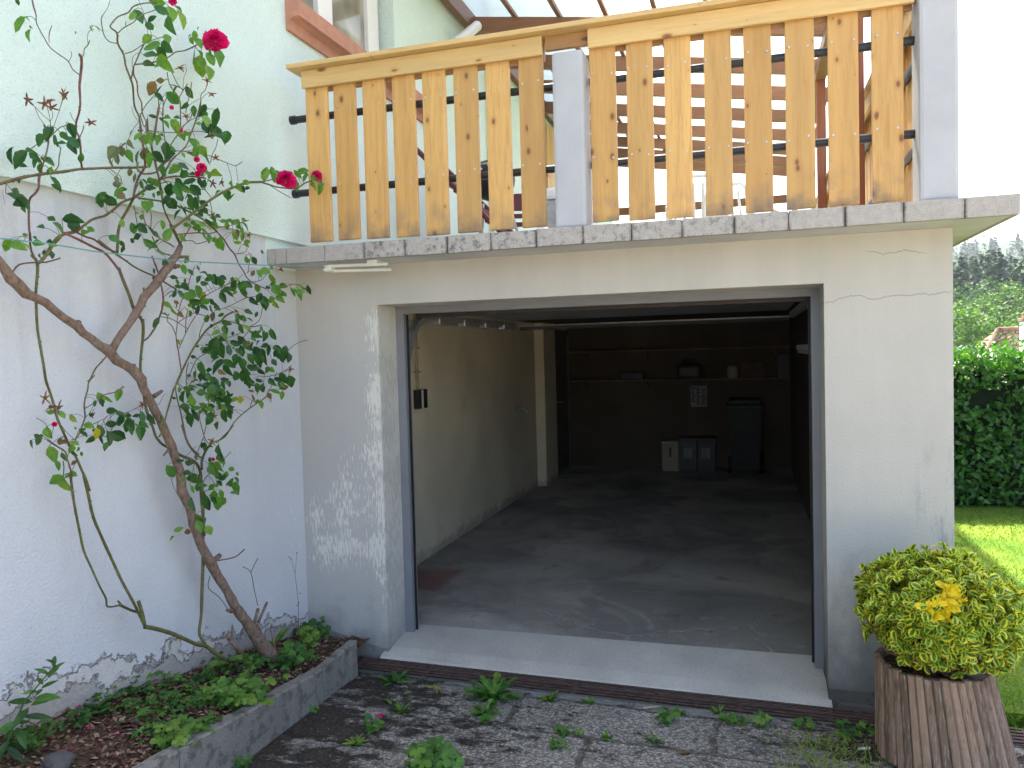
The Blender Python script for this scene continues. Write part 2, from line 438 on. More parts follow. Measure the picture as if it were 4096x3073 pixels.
def mk_wood(name, base, dark, knot, knots=True, axis='z', weather=0.0, rough=0.5):
    m = Mat(name, base, rough, 0.35)
    p = m.objc()
    if axis == 'z': q = m.scale(p, 1, 1, 0.06); kq = m.scale(p, 1, 0.15, 0.6); w = (0.22, 1, 1)
    else: q = m.scale(p, 0.06, 1, 1); kq = m.scale(p, 0.42, 0.15, 1); w = (1, 1, .22)
    rn = m.n("ShaderNodeObjectInfo").outputs["Random"]
    m.mul(m.ramp(rn, 0, 1, 0.80, 1.12)); m.over(m.ramp(m.math('FRACT', m.math('MULTIPLY', rn, 7.31)), 0.3, 1.0, 0, 0.3), dark)
    wv = m.noise(p, 5.0, 2)
    gr = m.noise(m.vmath('ADD', q, m.comb(m.math('MULTIPLY', wv, 0.02), 0.0, m.math('MULTIPLY', wv, 0.02))), 85.0, 4, 0.6, 0.4)
    m.over(m.ramp(gr, 0.46, 0.72, 0, 0.55), dark)
    m.mul(m.ramp(m.noise(q, 18.0, 3), 0.3, 0.7, 0.9, 1.1))
    if knots:
        kx, ky, kz = m.xyz(kq); kv = m.comb(kx, kz, 0.0)
        ds = m.voro(kv, 9.5, dim='2D')
        cl = m.voro(kv, 9.5, out="Color", dim='2D')
        cr = m.xyz(cl)[0]
        rr = m.ramp(cr, 0.35, 1.0, 0.0, 0.11)
        k = m.math('SUBTRACT', rr, ds)
        m.over(m.math('MULTIPLY', m.ramp(k, -0.14, 0.0), m.ramp(rr, 0.02, 0.07, 0, 0.55)), dark)
        m.over(m.ramp(k, -0.02, 0.025, 0, 0.85), knot)
        m.over(m.ramp(k, 0.05, 0.09, 0, 0.6), (knot[0] * .4, knot[1] * .4, knot[2] * .4))
    if weather:
        x, y, z = m.xyz(m.pos())
        wz = m.math('ADD', z, m.math('MULTIPLY', m.noise(q, 30, 4), 0.25))
        m.over(m.math('MULTIPLY', m.ramp(wz, 2.72, 2.52), m.ramp(m.noise(p, 9, 4), 0.4, 0.62, 0, weather)), (0.16, 0.13, 0.11))
    m.height(gr)
    return m.done(0.0008, 0.6)
PINE = mk_wood("varnished_pine", (0.58, 0.34, 0.115), (0.42, 0.20, 0.05), (0.20, 0.085, 0.035), weather=0.7)
PINEH = mk_wood("varnished_pine_board", (0.66, 0.46, 0.20), (0.54, 0.31, 0.10), (0.22, 0.09, 0.035), axis='x')
PINED = mk_wood("shaded_pine", (0.36, 0.2, 0.08), (0.26, 0.12, 0.04), (0.12, 0.05, 0.02), axis='x')  # darker copy of the pine, shade on the back boards put into its colour
BEAM = mk_wood("brown_stained_beam", (0.22, 0.105, 0.052), (0.14, 0.062, 0.03), (0.06, 0.02, 0.01), knots=False, axis='x')
BEAMZ = mk_wood("brown_stained_post", (0.24, 0.08, 0.032), (0.15, 0.045, 0.018), (0.06, 0.02, 0.01), knots=False)
POSTG = plain("grey_painted_concrete", (0.43, 0.43, 0.445), 0.85, 0.06, 5, 0.2, 0, 0.0015, 140)
IRON = plain("black_painted_tube", (0.012, 0.012, 0.014), 0.35, 0.3, 20, 0.5)
SCREW = plain("zinc_screw", (0.5, 0.5, 0.48), 0.35, 0.1, 20, 0.5, 0.8)
SAND = plain("red_sandstone", (0.44, 0.215, 0.15), 0.9, 0.12, 18, 0.15, 0, 0.001, 160)
PVC = plain("white_window_frame", (0.74, 0.72, 0.70), 0.4, 0.03, 5, 0.4)
GLASS = Mat("window_glass", (0.30, 0.28, 0.22), 0.06, 0.6)
GLASS.mul(GLASS.ramp(GLASS.noise(GLASS.scale(GLASS.pos(), 1, 2.2, 2.5), 1.0, 2), 0.35, 0.65, 0.6, 1.5)); GLASS = GLASS.done()
METAL = plain("grey_door_frame", (0.19, 0.195, 0.21), 0.45, 0.05, 6, 0.4)
DOORB = plain("dark_brown_door_panel", (0.035, 0.024, 0.02), 0.5, 0.15, 6, 0.4)
STEEL = plain("galvanised_steel", (0.42, 0.42, 0.42), 0.4, 0.2, 15, 0.5, 0.7)
RUBBER = plain("black_rubber", (0.012, 0.012, 0.012), 0.7, 0.2, 20)
GRATE = plain("rusty_grate_iron", (0.085, 0.05, 0.04), 0.75, 0.4, 25, 0.3, 0.1, 0.001, 200)
WHITEP = plain("white_plastic", (0.74, 0.74, 0.70), 0.45, 0.05, 5, 0.4)
BLACKP = plain("black_plastic", (0.018, 0.018, 0.02), 0.45, 0.15, 8, 0.4)
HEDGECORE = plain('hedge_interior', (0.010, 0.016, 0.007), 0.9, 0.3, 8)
BOUNCE_GRAVEL = plain('bounce_gravel', (0.50, 0.44, 0.34), 0.95, 0.2, 3, 0.1, 0, 0.01, 60)
GREYP = plain("grey_plastic", (0.045, 0.045, 0.045), 0.5, 0.1, 8, 0.4)
BINP = plain("dark_green_bin_plastic", (0.016, 0.02, 0.016), 0.5, 0.15, 8, 0.4)
CREAM = plain("cream_cardboard", (0.36, 0.31, 0.23), 0.8, 0.08, 8)
PAPER = plain("paper", (0.25, 0.24, 0.22), 0.7, 0.08, 6)
INK = plain("dark_ink", (0.05, 0.05, 0.05), 0.7, 0.1, 6)
TIMBER = plain("dark_shelf_timber", (0.16, 0.11, 0.075), 0.8, 0.2, 8)
INDOOR = plain("interior_door_timber", (0.12, 0.10, 0.08), 0.6, 0.15, 8)
BROWNB = plain("brown_card", (0.11, 0.055, 0.035), 0.8, 0.2, 8)
REDMET = plain("dark_red_enamel", (0.10, 0.010, 0.010), 0.4, 0.2, 10, 0.4)
BARK = None
def mk_bark():
    m = Mat("rose_bark", (0.20, 0.135, 0.10), 0.9, 0.15)
    p = m.pos()
    n1 = m.noise(m.scale(p, 1, 1, 0.5), 70, 5, 0.65)
    m.mul(m.ramp(n1, 0.3, 0.7, 0.55, 1.45))
    m.over(m.ramp(m.noise(p, 9, 4), 0.5, 0.7, 0, 0.4), (0.26, 0.21, 0.17))
    m.height(n1); m.height(m.noise(p, 24, 3))
    return m.done(0.012, 1.0)
BARK = mk_bark()
def mk_cane():
    m = Mat("rose_cane", (0.10, 0.10, 0.028), 0.6, 0.3)
    a = m.n("ShaderNodeAttribute"); a.attribute_name = "tone"
    t = a.outputs["Fac"]
    m.over(m.ramp(t, 0.35, 0.65), (0.125, 0.07, 0.045))
    m.over(m.ramp(t, 0.7, 0.95), (0.15, 0.055, 0.045))
    m.mul(m.ramp(m.noise(m.pos(), 45, 4), 0.3, 0.7, 0.65, 1.35))
    m.height(m.noise(m.pos(), 90, 3))
    return m.done(0.003, 0.7)
CANE = mk_cane()
ROSELEAF = leafmat("rose_leaves", [(0.022, 0.07, 0.018), (0.04, 0.12, 0.022), (0.07, 0.19, 0.025), (0.11, 0.24, 0.03), (0.17, 0.26, 0.03), (0.42, 0.36, 0.02), (0.15, 0.085, 0.04), (0.11, 0.13, 0.05)], 0.42, 0.3, (55.0, 0.10, (0.03, 0.02, 0.012)))
PETAL = leafmat("rose_petals", [(0.42, 0.002, 0.085), (0.68, 0.005, 0.15), (0.78, 0.05, 0.24)], 0.5, 0.35)
HIP = leafmat("spent_sepals", [(0.10, 0.03, 0.02), (0.22, 0.09, 0.045), (0.24, 0.20, 0.06)], 0.7, 0.1)
VARIEG = None
def mk_varieg():
    m = Mat("variegated_leaves", (0.05, 0.15, 0.015), 0.4, 0.4)
    a = m.n("ShaderNodeAttribute"); a.attribute_name = "tone"; t = a.outputs["Fac"]
    m.over(m.ramp(t, 0.0, 0.5), (0.09, 0.25, 0.022))
    m.over(m.ramp(t, 0.5, 0.8), (0.74, 0.70, 0.05))
    m.over(m.ramp(t, 0.8, 0.97), (0.85, 0.64, 0.015))
    m.mul(m.ramp(m.noise(m.pos(), 70, 3), 0.3, 0.7, 0.85, 1.15))
    m.done()
    tr = m.n("ShaderNodeBsdfTranslucent"); mx = m.n("ShaderNodeMixShader"); mx.inputs[0].default_value = 0.3
    m.t.links.new(m.col, tr.inputs[0]); m.t.links.new(m.b.outputs[0], mx.inputs[1]); m.t.links.new(tr.outputs[0], mx.inputs[2])
    m.t.links.new(mx.outputs[0], m.t.nodes["Material Output"].inputs[0])
    return m.m
VARIEG = mk_varieg()
WEED = leafmat("weed_leaves", [(0.018, 0.055, 0.014), (0.036, 0.105, 0.018), (0.075, 0.19, 0.026), (0.20, 0.28, 0.035), (0.33, 0.27, 0.04)], 0.5, 0.3)
LITTER = leafmat("dead_leaves", [(0.05, 0.028, 0.016), (0.13, 0.07, 0.04), (0.25, 0.16, 0.10), (0.36, 0.27, 0.18), (0.28, 0.02, 0.08)], 0.85, 0.08)
HEDGE = leafmat("hedge_leaves", [(0.018, 0.062, 0.012), (0.04, 0.13, 0.018), (0.085, 0.22, 0.024), (0.15, 0.30, 0.035)], 0.4, 0.35)
GRASS = leafmat("grass_blades", [(0.05, 0.13, 0.016), (0.11, 0.21, 0.022), (0.19, 0.27, 0.035), (0.28, 0.28, 0.08)], 0.6, 0.4)
SPRUCE = leafmat("spruce_needles", [(0.03, 0.06, 0.018), (0.06, 0.11, 0.025), (0.11, 0.16, 0.04)], 0.7, 0.2)
FORESTC = leafmat("far_conifers", [(0.012, 0.034, 0.020), (0.026, 0.062, 0.028), (0.055, 0.105, 0.035)], 0.8, 0.15)
FORESTD = leafmat("far_broadleaf", [(0.022, 0.055, 0.014), (0.05, 0.11, 0.02), (0.11, 0.19, 0.035)], 0.7, 0.3)

def mk_lawn():
    m = Mat("lawn", (0.085, 0.17, 0.02), 0.9, 0.1)
    p = m.pos()
    m.over(m.ramp(m.noise(p, 1.5, 5), 0.4, 0.65), (0.16, 0.22, 0.03))
    m.mul(m.ramp(m.noise(p, 40, 4), 0.3, 0.7, 0.6, 1.35))
    m.height(m.noise(p, 60, 4))
    return m.done(0.03, 1.0)
LAWN = mk_lawn()
def mk_earth():
    m = Mat("bed_soil", (0.075, 0.048, 0.03), 0.97, 0.08)
    p = m.pos()
    m.mul(m.ramp(m.noise(p, 22, 5), 0.3, 0.7, 0.5, 1.5))
    m.over(m.ramp(m.noise(p, 6, 5), 0.5, 0.7, 0, 0.7), (0.15, 0.085, 0.05))
    m.height(m.noise(p, 30, 5)); m.height(m.voro(p, 50))
    return m.done(0.02, 1.0)
SOIL = mk_earth()
HILLF = plain('wooded_hillside', (0.022, 0.05, 0.022), 0.95, 0.45, 0.12)
FIELD = plain("far_meadow", (0.10, 0.17, 0.03), 0.95, 0.2, 0.05)

def mk_drive():
    m = Mat("exposed_aggregate_slabs", (0.32, 0.292, 0.25), 0.88, 0.25)
    p = m.pos(); x, y, z = m.xyz(p)
    w1 = m.noise(p, 2.2, 3); w2 = m.noise(m.vmath('ADD', p, (7, 3, 1)), 2.2, 3)
    # aggregate
    ag = m.voro(m.scale(p, 1, 1, 0.01), 95.0, out="Color"); ax, ay, az = m.xyz(ag)
    ad = m.voro(m.scale(p, 1, 1, 0.01), 95.0)
    m.mul(m.ramp(ax, 0.1, 0.95, 0.5, 1.5))
    m.over(m.ramp(ad, 0.42, 0.62, 0, 0.5), (0.075, 0.066, 0.055))
    m.over(m.ramp(m.noise(m.scale(p, 1, 1.5, 1), 34.0, 5, 0.7), 0.5, 0.62, 0, 0.62), (0.06, 0.055, 0.048))
    m.mul(m.ramp(m.noise(p, 1.3, 5, 0.6), 0.3, 0.7, 0.68, 1.2))
    m.mul(m.ramp(m.noise(p, 3.0, 4), 0.3, 0.7, 0.8, 1.15))
    # joints of big slabs, running with the gutter
    bx = m.math('ADD', x, m.math('MULTIPLY', m.math('SUBTRACT', w1, 0.5), 0.10)); by = m.math('ADD', y, m.math('MULTIPLY', m.math('SUBTRACT', w2, 0.5), 0.09))
    row = m.math('DIVIDE', m.math('ADD', m.math('ADD', by, m.math('MULTIPLY', bx, 0.035)), 0.215), 0.40)
    ri = m.math('FLOOR', row); rf = m.math('FRACT', row)
    rd = m.math('MULTIPLY', m.math('SUBTRACT', 0.5, m.math('ABSOLUTE', m.math('SUBTRACT', rf, 0.5))), 0.40)
    cx = m.math('ADD', m.math('DIVIDE', bx, 1.02), m.math('MULTIPLY', ri, 0.437))
    cf = m.math('FRACT', cx)
    cd = m.math('MULTIPLY', m.math('SUBTRACT', 0.5, m.math('ABSOLUTE', m.math('SUBTRACT', cf, 0.5))), 1.02)
    jd = m.math('ADD', m.math('MINIMUM', rd, cd), m.math('MULTIPLY', m.math('SUBTRACT', m.noise(p, 25, 4), 0.5), 0.03))
    j = m.ramp(jd, 0.020, 0.008)
    m.over(m.math('MULTIPLY', j, m.ramp(m.noise(p, 5.0, 5), 0.42, 0.64, 0.1, 0.9)), (0.065, 0.050, 0.038))
    # plain concrete margin along the gutter
    m.over(m.ramp(m.math('ADD', by, m.math('MULTIPLY', m.noise(p, 8, 3), 0.03)), -0.285, -0.27, 0, 0.7), (0.20, 0.195, 0.18))
    # moss and dirt: thick by the planting bed, thinner elsewhere, and by the tub
    mo = m.noise(m.scale(p, 1, 1.6, 1), 5.5, 7, 0.72)
    dl = m.ramp(x, 1.9, 0.5, 0.0, 0.19); dr = m.math('MULTIPLY', m.ramp(x, 2.55, 3.1), m.ramp(y, -0.75, -0.45, 0.05, 0.2))
    md = m.math('ADD', mo, m.math('MAXIMUM', dl, dr))
    m.over(m.math('MULTIPLY', m.ramp(md, 0.585, 0.67), 0.93), m.mix(m.noise(p, 70, 4), (0.014, 0.010, 0.007), (0.050, 0.034, 0.022)))
    lit = m.ramp(m.noise(p, 120, 3), 0.62, 0.68)
    m.over(m.math('MULTIPLY', lit, m.ramp(md, 0.62, 0.72, 0, 0.7)), (0.26, 0.23, 0.19))
    m.height(m.math('MULTIPLY', ad, -0.5)); m.height(m.math('MULTIPLY', j, -1.6)); m.height(m.math('MULTIPLY', m.ramp(md, 0.6, 0.72), 1.2)); m.height(m.math('MULTIPLY', m.noise(p, 60, 4), 0.8))
    return m.done(0.009, 1.0)
DRIVE = mk_drive()

def mk_slat():
    m = Mat("weathered_slats", (0.26, 0.165, 0.11), 0.85, 0.2)
    p = m.objc(); a = m.n("ShaderNodeAttribute"); a.attribute_name = "tone"
    m.mul(m.ramp(a.outputs["Fac"], 0, 1, 0.45, 1.35))
    q = m.scale(p, 1, 1, 0.06)
    g = m.noise(q, 120, 4, 0.6)
    m.over(m.ramp(g, 0.5, 0.66, 0, 0.6), (0.40, 0.32, 0.25))
    m.over(m.ramp(m.noise(m.scale(p, 1, 1, 0.3), 26, 5), 0.56, 0.68, 0, 0.6), (0.065, 0.04, 0.03))
    m.over(m.ramp(m.noise(p, 8, 4), 0.58, 0.7, 0, 0.35), (0.10, 0.10, 0.05))
    m.height(g)
    return m.done(0.003, 0.9)
SLAT = mk_slat()
BLUEP = plain("blue_plastic_pot", (0.012, 0.02, 0.10), 0.4, 0.1, 8, 0.4)
ROOFT = None
def mk_rooft():
    m = Mat("roof_tiles", (0.24, 0.14, 0.10), 0.9, 0.15)
    p = m.pos()
    m.mul(m.ramp(m.noise(p, 3, 4), 0.3, 0.7, 0.6, 1.3))
    m.over(m.ramp(m.noise(p, 9, 5), 0.55, 0.7, 0, 0.6), (0.30, 0.27, 0.24))
    return m.done()
ROOFT = mk_rooft()
RENDW = plain("white_house_render", (0.72, 0.72, 0.72), 0.9, 0.04, 3)
LINE = plain("green_clothesline", (0.10, 0.26, 0.25), 0.5, 0.1, 10)
STONE = plain("grey_stone", (0.075, 0.07, 0.066), 0.85, 0.2, 12, 0.2, 0, 0.004, 40)
def mk_sheet():
    m = Mat("translucent_roof_sheet", (0.80, 0.82, 0.78), 0.5, 0.3)
    m.mul(m.ramp(m.noise(m.scale(m.pos(), 1, 6, 1), 1.2, 4), 0.3, 0.7, 0.8, 1.0))
    m.done()
    out = m.t.nodes["Material Output"]
    tl = m.n("ShaderNodeBsdfTranslucent"); tl.inputs[0].default_value = (0.9, 0.92, 0.88, 1)
    tp = m.n("ShaderNodeBsdfTransparent"); tp.inputs[0].default_value = (0.95, 0.96, 0.95, 1)
    m1 = m.n("ShaderNodeMixShader"); m1.inputs[0].default_value = 0.5
    m2 = m.n("ShaderNodeMixShader"); m2.inputs[0].default_value = 0.35
    m.t.links.new(m.b.outputs[0], m1.inputs[1]); m.t.links.new(tl.outputs[0], m1.inputs[2])
    m.t.links.new(m1.outputs[0], m2.inputs[1]); m.t.links.new(tp.outputs[0], m2.inputs[2])
    m.t.links.new(m2.outputs[0], out.inputs[0])
    return m.m
SHEET = mk_sheet()
# ------------------------------------------------------------------ ground
def G(x, y):
    """height of the driveway: it drops towards the gutter in front of the garage"""
    yy = max(y, -6.0)
    return -0.0975 - 0.05 * yy - 0.006 * min(x, 4.2)
mb = MB()
mb.poly([(-150, -38, -0.55), (310, -38, -0.55), (310, 750, -0.55), (-150, 750, -0.55)])
tag(mb.build("ground", FIELD), kind='structure')
mb = MB()
xs = [0.40 + i * 0.1 for i in range(0, 40)] + [4.6, 5.5, 8]
ys = [-0.205 - i * 0.1 for i in range(0, 30)] + [-3.6]
idx = {}
for i, x in enumerate(xs):
    for j, y in enumerate(ys):
        b = 0.004 * mnoise.noise(Vector((x * 3, y * 3, 0))) + 0.006 * mnoise.noise(Vector((x * 1.1, y * 1.1, 5)))
        idx[i, j] = mb.add([(x, y, G(x, y) + b)])
for i in range(len(xs) - 1):
    for j in range(len(ys) - 1):
        mb.face([idx[i, j], idx[i, j + 1], idx[i + 1, j + 1], idx[i + 1, j]])
tag(mb.build("driveway", DRIVE, smooth=True), kind='structure')
mb = MB()
mb.box(3.68, 40, 0.10, 30, -0.4, -0.10)
mb.poly([(3.93, -0.21, -0.12), (40, -0.21, -0.12), (40, 0.10, -0.104), (3.93, 0.10, -0.104)])
tag(mb.build("lawn", LAWN), kind='structure')
mb = MB()
mb.box(-0.02, 3.2, 0.36, 7.5, -0.3, 0.0)
tag(mb.build("garage_floor", FLOOR), kind='structure')

mb = MB(); mb.poly([(-9, -3.2, .075), (16, -3.2, .02), (16, -28, .25), (-9, -28, .25)])  # unseen pale yard behind the camera, added to bounce warm light onto the facade
tag(mb.build('added_bounce_yard', BOUNCE_GRAVEL), kind='structure')

# ------------------------------------------------------------------ the house on the left
house = thing("house", (0, -2, 0), "pale mint rendered house with a bare grey plinth along the left side", "house")
WALL_X = 0.025
mb = MB()
W0, W1, WZ0, WZ1 = 0.06, 1.50, 3.80, 5.15       # window opening
mb.box(-0.30, WALL_X, -9, W0, 2.447, 8.0)
mb.box(-0.30, WALL_X, W0, W1, 2.447, WZ0)
mb.box(-0.30, WALL_X, W0, W1, WZ1, 8.0)
mb.box(-0.30, WALL_X, W1, 2.02, 2.447, 8.0)
mb.box(-0.30, -0.035, 2.02, 3.92, 2.40, 8.0)
mb.box(-0.30, WALL_X, 3.92, 4.22, 2.40, 8.0)
mb.box(-0.30, -0.01, 4.22, 12, 2.40, 8.0)
mb.box(-0.28, 0.003, -0.31, 2.0, 2.28, 2.447)
mb.build("wall", MINT, house)
mb = MB(); mb.box(-0.40, -0.30, -9, 12, 2.2, 8.0); mb.box(-8, -0.30, 11.7, 12, -0.4, 8.0); mb.box(-8, -0.3, -9, -8.8, -0.4, 8.0)
mb.build("back_wall", MINT, house)
mb = MB()
mb.box(-0.28, 0.0, -9, -0.31, -0.45, 2.447)
mb.box(-0.28, 0.0, -0.31, 0.0, -0.45, 2.28)
mb.build("plinth", PLINTH, house)
mb = MB(); mb.prism([(-8.6, 7.9), (0.55, 7.9), (-4, 10.5)], 'y', -9.4, 12.4)
mb.build("roof", ROOFT, house)
win = MB()
fx0, fx1 = -0.14, -0.085
win.bbox(fx0, fx1, 0.06, 0.13, WZ0, WZ1); win.bbox(fx0, fx1, 1.27, 1.45, WZ0, WZ1)
win.bbox(fx0, fx1 + .004, 0.53, 0.625, WZ0, WZ1); win.bbox(fx0, fx1 - 0.006, 0.628, 0.74, WZ0, WZ1)
win.bbox(fx0, fx1 - 0.01, 0.13, 1.27, WZ0 + .0, WZ0 + 0.16); win.bbox(fx0, fx1 - 0.01, 0.13, 1.27, WZ1 - .08, WZ1)
wo_ = win.build("window", PVC, house)
g = MB(); g.box(-0.128, -0.118, 0.12, 1.28, WZ0 + .1, WZ1 - .05)
g.build("pane", GLASS, wo_)
g = MB(); g.box(-0.30, -0.145, 0.06, 1.50, WZ0, WZ1)  # black block standing in for the unlit room behind the pane
g.build("dark_room_block", BLACKP, wo_)
s_ = MB()
s_.prism([(0.024, 3.912), (0.024, 3.715), (0.045, 3.715), (0.055, 3.775), (0.085, 3.79), (0.118, 3.79), (0.118, 3.885)], 'y', -0.045, 2.35)
s_.build("window_sill", SAND, house)

# ------------------------------------------------------------------ the garage
garage = thing("garage", (1.8, 3.5, 0), "flat roofed grey rendered garage with its doorway wide open", "garage")
mb = MB()
mb.prism([(0, -0.02), (0.545, -0.02), (0.545, 2.05), (3.02, 2.05), (3.02, -0.02), (3.6, -0.02), (3.6, 2.288), (0, 2.288)], 'y', 0, 0.25)
mb.build("front_wall", FRONT, garage)
mb = MB()
mb.prism([(-0.001, -0.5), (0.51, -0.5), (0.515, -0.02), (0.3, 0.03), (0.15, 0.07), (-0.001, 0.055)], 'y', -0.010, -0.0015)
mb.box(-0.001, 0.546, -0.0015, 0.25, -0.5, -0.021)
mb.build("foundation", ROUGHB, garage)
mb = MB()
mb.prism([(3.045, -0.5), (3.72, -0.5), (3.72, -0.085), (3.09, -0.085), (3.06, -0.07)], 'y', -0.032, -0.0012)
mb.box(3.021, 3.6, 0.0, 0.25, -0.5, -0.021)
mb.build("footing", DARKC, garage)
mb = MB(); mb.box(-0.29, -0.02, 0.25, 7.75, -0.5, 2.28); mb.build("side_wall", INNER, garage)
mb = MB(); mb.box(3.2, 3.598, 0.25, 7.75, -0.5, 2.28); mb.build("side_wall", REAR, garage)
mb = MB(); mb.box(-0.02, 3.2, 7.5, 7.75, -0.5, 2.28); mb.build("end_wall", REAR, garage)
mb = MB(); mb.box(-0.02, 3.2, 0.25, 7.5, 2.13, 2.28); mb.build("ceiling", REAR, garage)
mb = MB(); mb.bbox(-0.03, 0.105, 5.62, 6.25, -0.02, 2.14, 0.01); mb.build("pilaster", INNER, garage)
mb = MB()
rows = []
for i in range(21):
    t = i / 20; xf = 0.512 + (3.034 - .512) * t; xb = 0.53 + (3.0 - .53) * t; zf = -0.050 - .040 * t + .003 * mnoise.noise(Vector((xf * 5, 0, 0))); yf = -0.052 - .012 * t
    rows.append(mb.add([(xf, yf, -.5), (xf, yf, zf - .012), (xf, yf + .012, zf), (xf, 0.05, zf + .026), (xb, 0.37, 0.006), (xb, 0.37, -0.5)]))
for a, b in zip(rows, rows[1:]):
    for k in range(5): mb.face([a + k, a + k + 1, b + k + 1, b + k])
mb.face([rows[0] + k for k in range(6)]); mb.face([rows[-1] + k for k in range(6)])
mb.build("threshold", SILLC, garage)
mb = MB()
mb.box(0.0, 3.79, -0.27, 8.0, 2.289, 2.312)
mb.build("roof_slab", SOFFIT, garage)
mb = MB(); mb.box(0.02, 3.77, -0.265, 7.98, 2.312, 2.372); mb.build("terrace_floor", TERR, garage)
mb = MB()
x = 0.004; first = True
edges = [0.004, 0.06, 0.132] + [0.132 + 0.2465 * k for k in range(1, 15)] + [3.80]
for a, b in zip(edges, edges[1:]):
    if b - a < 0.02: continue
    mb.bbox(a + 0.0015, b - 0.0015, -0.30, -0.262, 2.287 + rnd(-.0012, .0012), 2.377 + rnd(-.0015, .0015), 0.004)
for k in range(30):
    y0 = -0.262 + k * 0.2465
    mb.bbox(3.772, 3.80, y0 + .0015, y0 + .245, 2.287, 2.377, 0.004)
mb.build("edge_tiles", COPING, garage)
mb = MB()
fr = 0.003
mb.box(0.50, 0.598, 0.252, 0.29, -0.02, 2.09); mb.box(2.975, 3.06, 0.252, 0.29, -0.02, 2.09); mb.box(0.598, 2.975, 0.252, 0.29, 2.004, 2.09)
mb.box(0.592, 0.604, 0.290, 0.300, -0.02, 2.0)
d_ = mb.build("door_frame", METAL, garage)
for a, b in ((0.598, 0.610), (2.962, 2.974)):
    mb = MB(); mb.box(a, b, 0.286, 0.296, 0.0, 2.0); mb.build("rubber_seal", RUBBER, d_)
# interior side door, left ajar, and its frame on the left wall
mb = MB(); mb.box(-0.018, 0.03, 6.46, 6.53, 0.0, 2.06); mb.box(-0.018, 0.03, 7.36, 7.43, 0.0, 2.06); mb.box(-0.018, 0.03, 6.53, 7.36, 2.0, 2.06)
idr = mb.build("side_door", INDOOR, garage)
mb = MB(); mb.box(-0.016, 0.014, 6.53, 7.36, 0.01, 2.0)
for zz in (0.25, 0.75, 1.25, 1.62): mb.bbox(0.014, 0.022, 6.62, 7.27, zz, zz + .34, 0.006)
mb.build("door_leaf", INDOOR, idr)
mb = MB(); mb.tube([(0.014, 6.62, 1.03), (0.07, 6.62, 1.03), (0.07, 6.74, 1.03)], 0.009)
mb.build("handle", STEEL, idr)

# the raised sectional door
gdoor = thing("sectional_door", (1.8, 1.5, 2.0), "dark brown sectional garage door slid open under the ceiling", "garage door")
mb = MB()
for k in range(4):
    mb = MB(); mb.bbox(0.62, 2.96, 0.46 + k * 0.53, 0.46 + k * 0.53 + 0.526, 2.035, 2.075, 0.006); mb.build("panel", METAL, gdoor)
mb = MB(); mb.bbox(0.62, 2.96, 0.385, 0.455, 1.985, 2.075, 0.006); mb.build("bottom_edge", DOORB, gdoor)
for sx in (0.57, 3.0):
    mb = MB()
    pts = [(sx, 0.33, 0.0), (sx, 0.33, 1.62)] + [(sx, 0.33 + 0.38 * (1 - math.cos(a)), 1.62 + 0.38 * math.sin(a)) for a in [R(15 * i) for i in range(1, 7)]] + [(sx, 2.75, 2.0)]
    for p, q in zip(pts, pts[1:]):
        d = (Vector(q) - Vector(p)); n = Vector((0, -d.z, d.y)).normalized() * 0.022
        mb.prism([(p[1] - n.y, p[2] - n.z), (q[1] - n.y, q[2] - n.z), (q[1] + n.y, q[2] + n.z), (p[1] + n.y, p[2] + n.z)], 'x', sx - 0.02, sx + 0.02)
    mb.build("track", STEEL, gdoor)
mb = MB(); mb.tube([(0.62, 2.78, 1.975), (2.98, 2.78, 1.975)], 0.022, 10); mb.build("cross_tube", GREYP, gdoor)
mb = MB(); mb.tube([(0.62, 2.72, 1.99), (2.98, 2.72, 1.99)], 0.006, 6); mb.build("cable", STEEL, gdoor)
for k in range(4):
    mb = MB(); mb.bbox(0.50, 0.60, 0.85 + k * 0.5, 1.20 + k * 0.5, 1.955 , 2.0, 0.008); mb.build("spring_box", STEEL, gdoor)
mb = MB(); mb.prism([(0.30, 1.98), (0.66, 1.98), (0.30, 1.62)], 'x', 0.535, 0.545); mb.build("corner_bracket", STEEL, gdoor)

# gutter grate across the drive
gut = thing("drain_grate", (2.2, -0.12, -0.08), "rusty brown slotted gutter grate across the driveway in front of the threshold", "drain grate")
tilt = math.atan(-0.0125)
mt = Matrix.Translation((0.4, 0, -0.060)) @ Matrix.Rotation(-tilt, 4, 'Y')
for k in range(5):
    y0 = -0.206 + k * 0.0335
    mb = MB(); mb.bbox(-0.02, 3.9, y0, y0 + 0.017, -0.007, 0.0, 0.003, mt); mb.build("bar", GRATE, gut)
for k in range(9):
    mb = MB(); mb.box(0.02 + k * 0.43, 0.045 + k * 0.43, -0.204, -0.054, -0.014, -0.0015, mt); mb.build("cross_bar", GRATE, gut)
mb = MB(); mb.box(-0.04, 3.95, -0.23, -0.05, -0.16, -0.06, mt); mb.box(-0.04, 3.95, -0.21, -0.205, -0.06, -0.012, mt); mb.box(-0.04, 3.95, -0.05, -0.034, -0.16, -0.012, mt)
mb.build("channel", DARKC, gut)
mb = MB(); mb.box(-0.03, 3.94, -0.2045, -0.0505, -0.0595, -0.040, mt); mb.build('gap_shade', RUBBER, gut)  # black sheet standing in for the shade between the bars

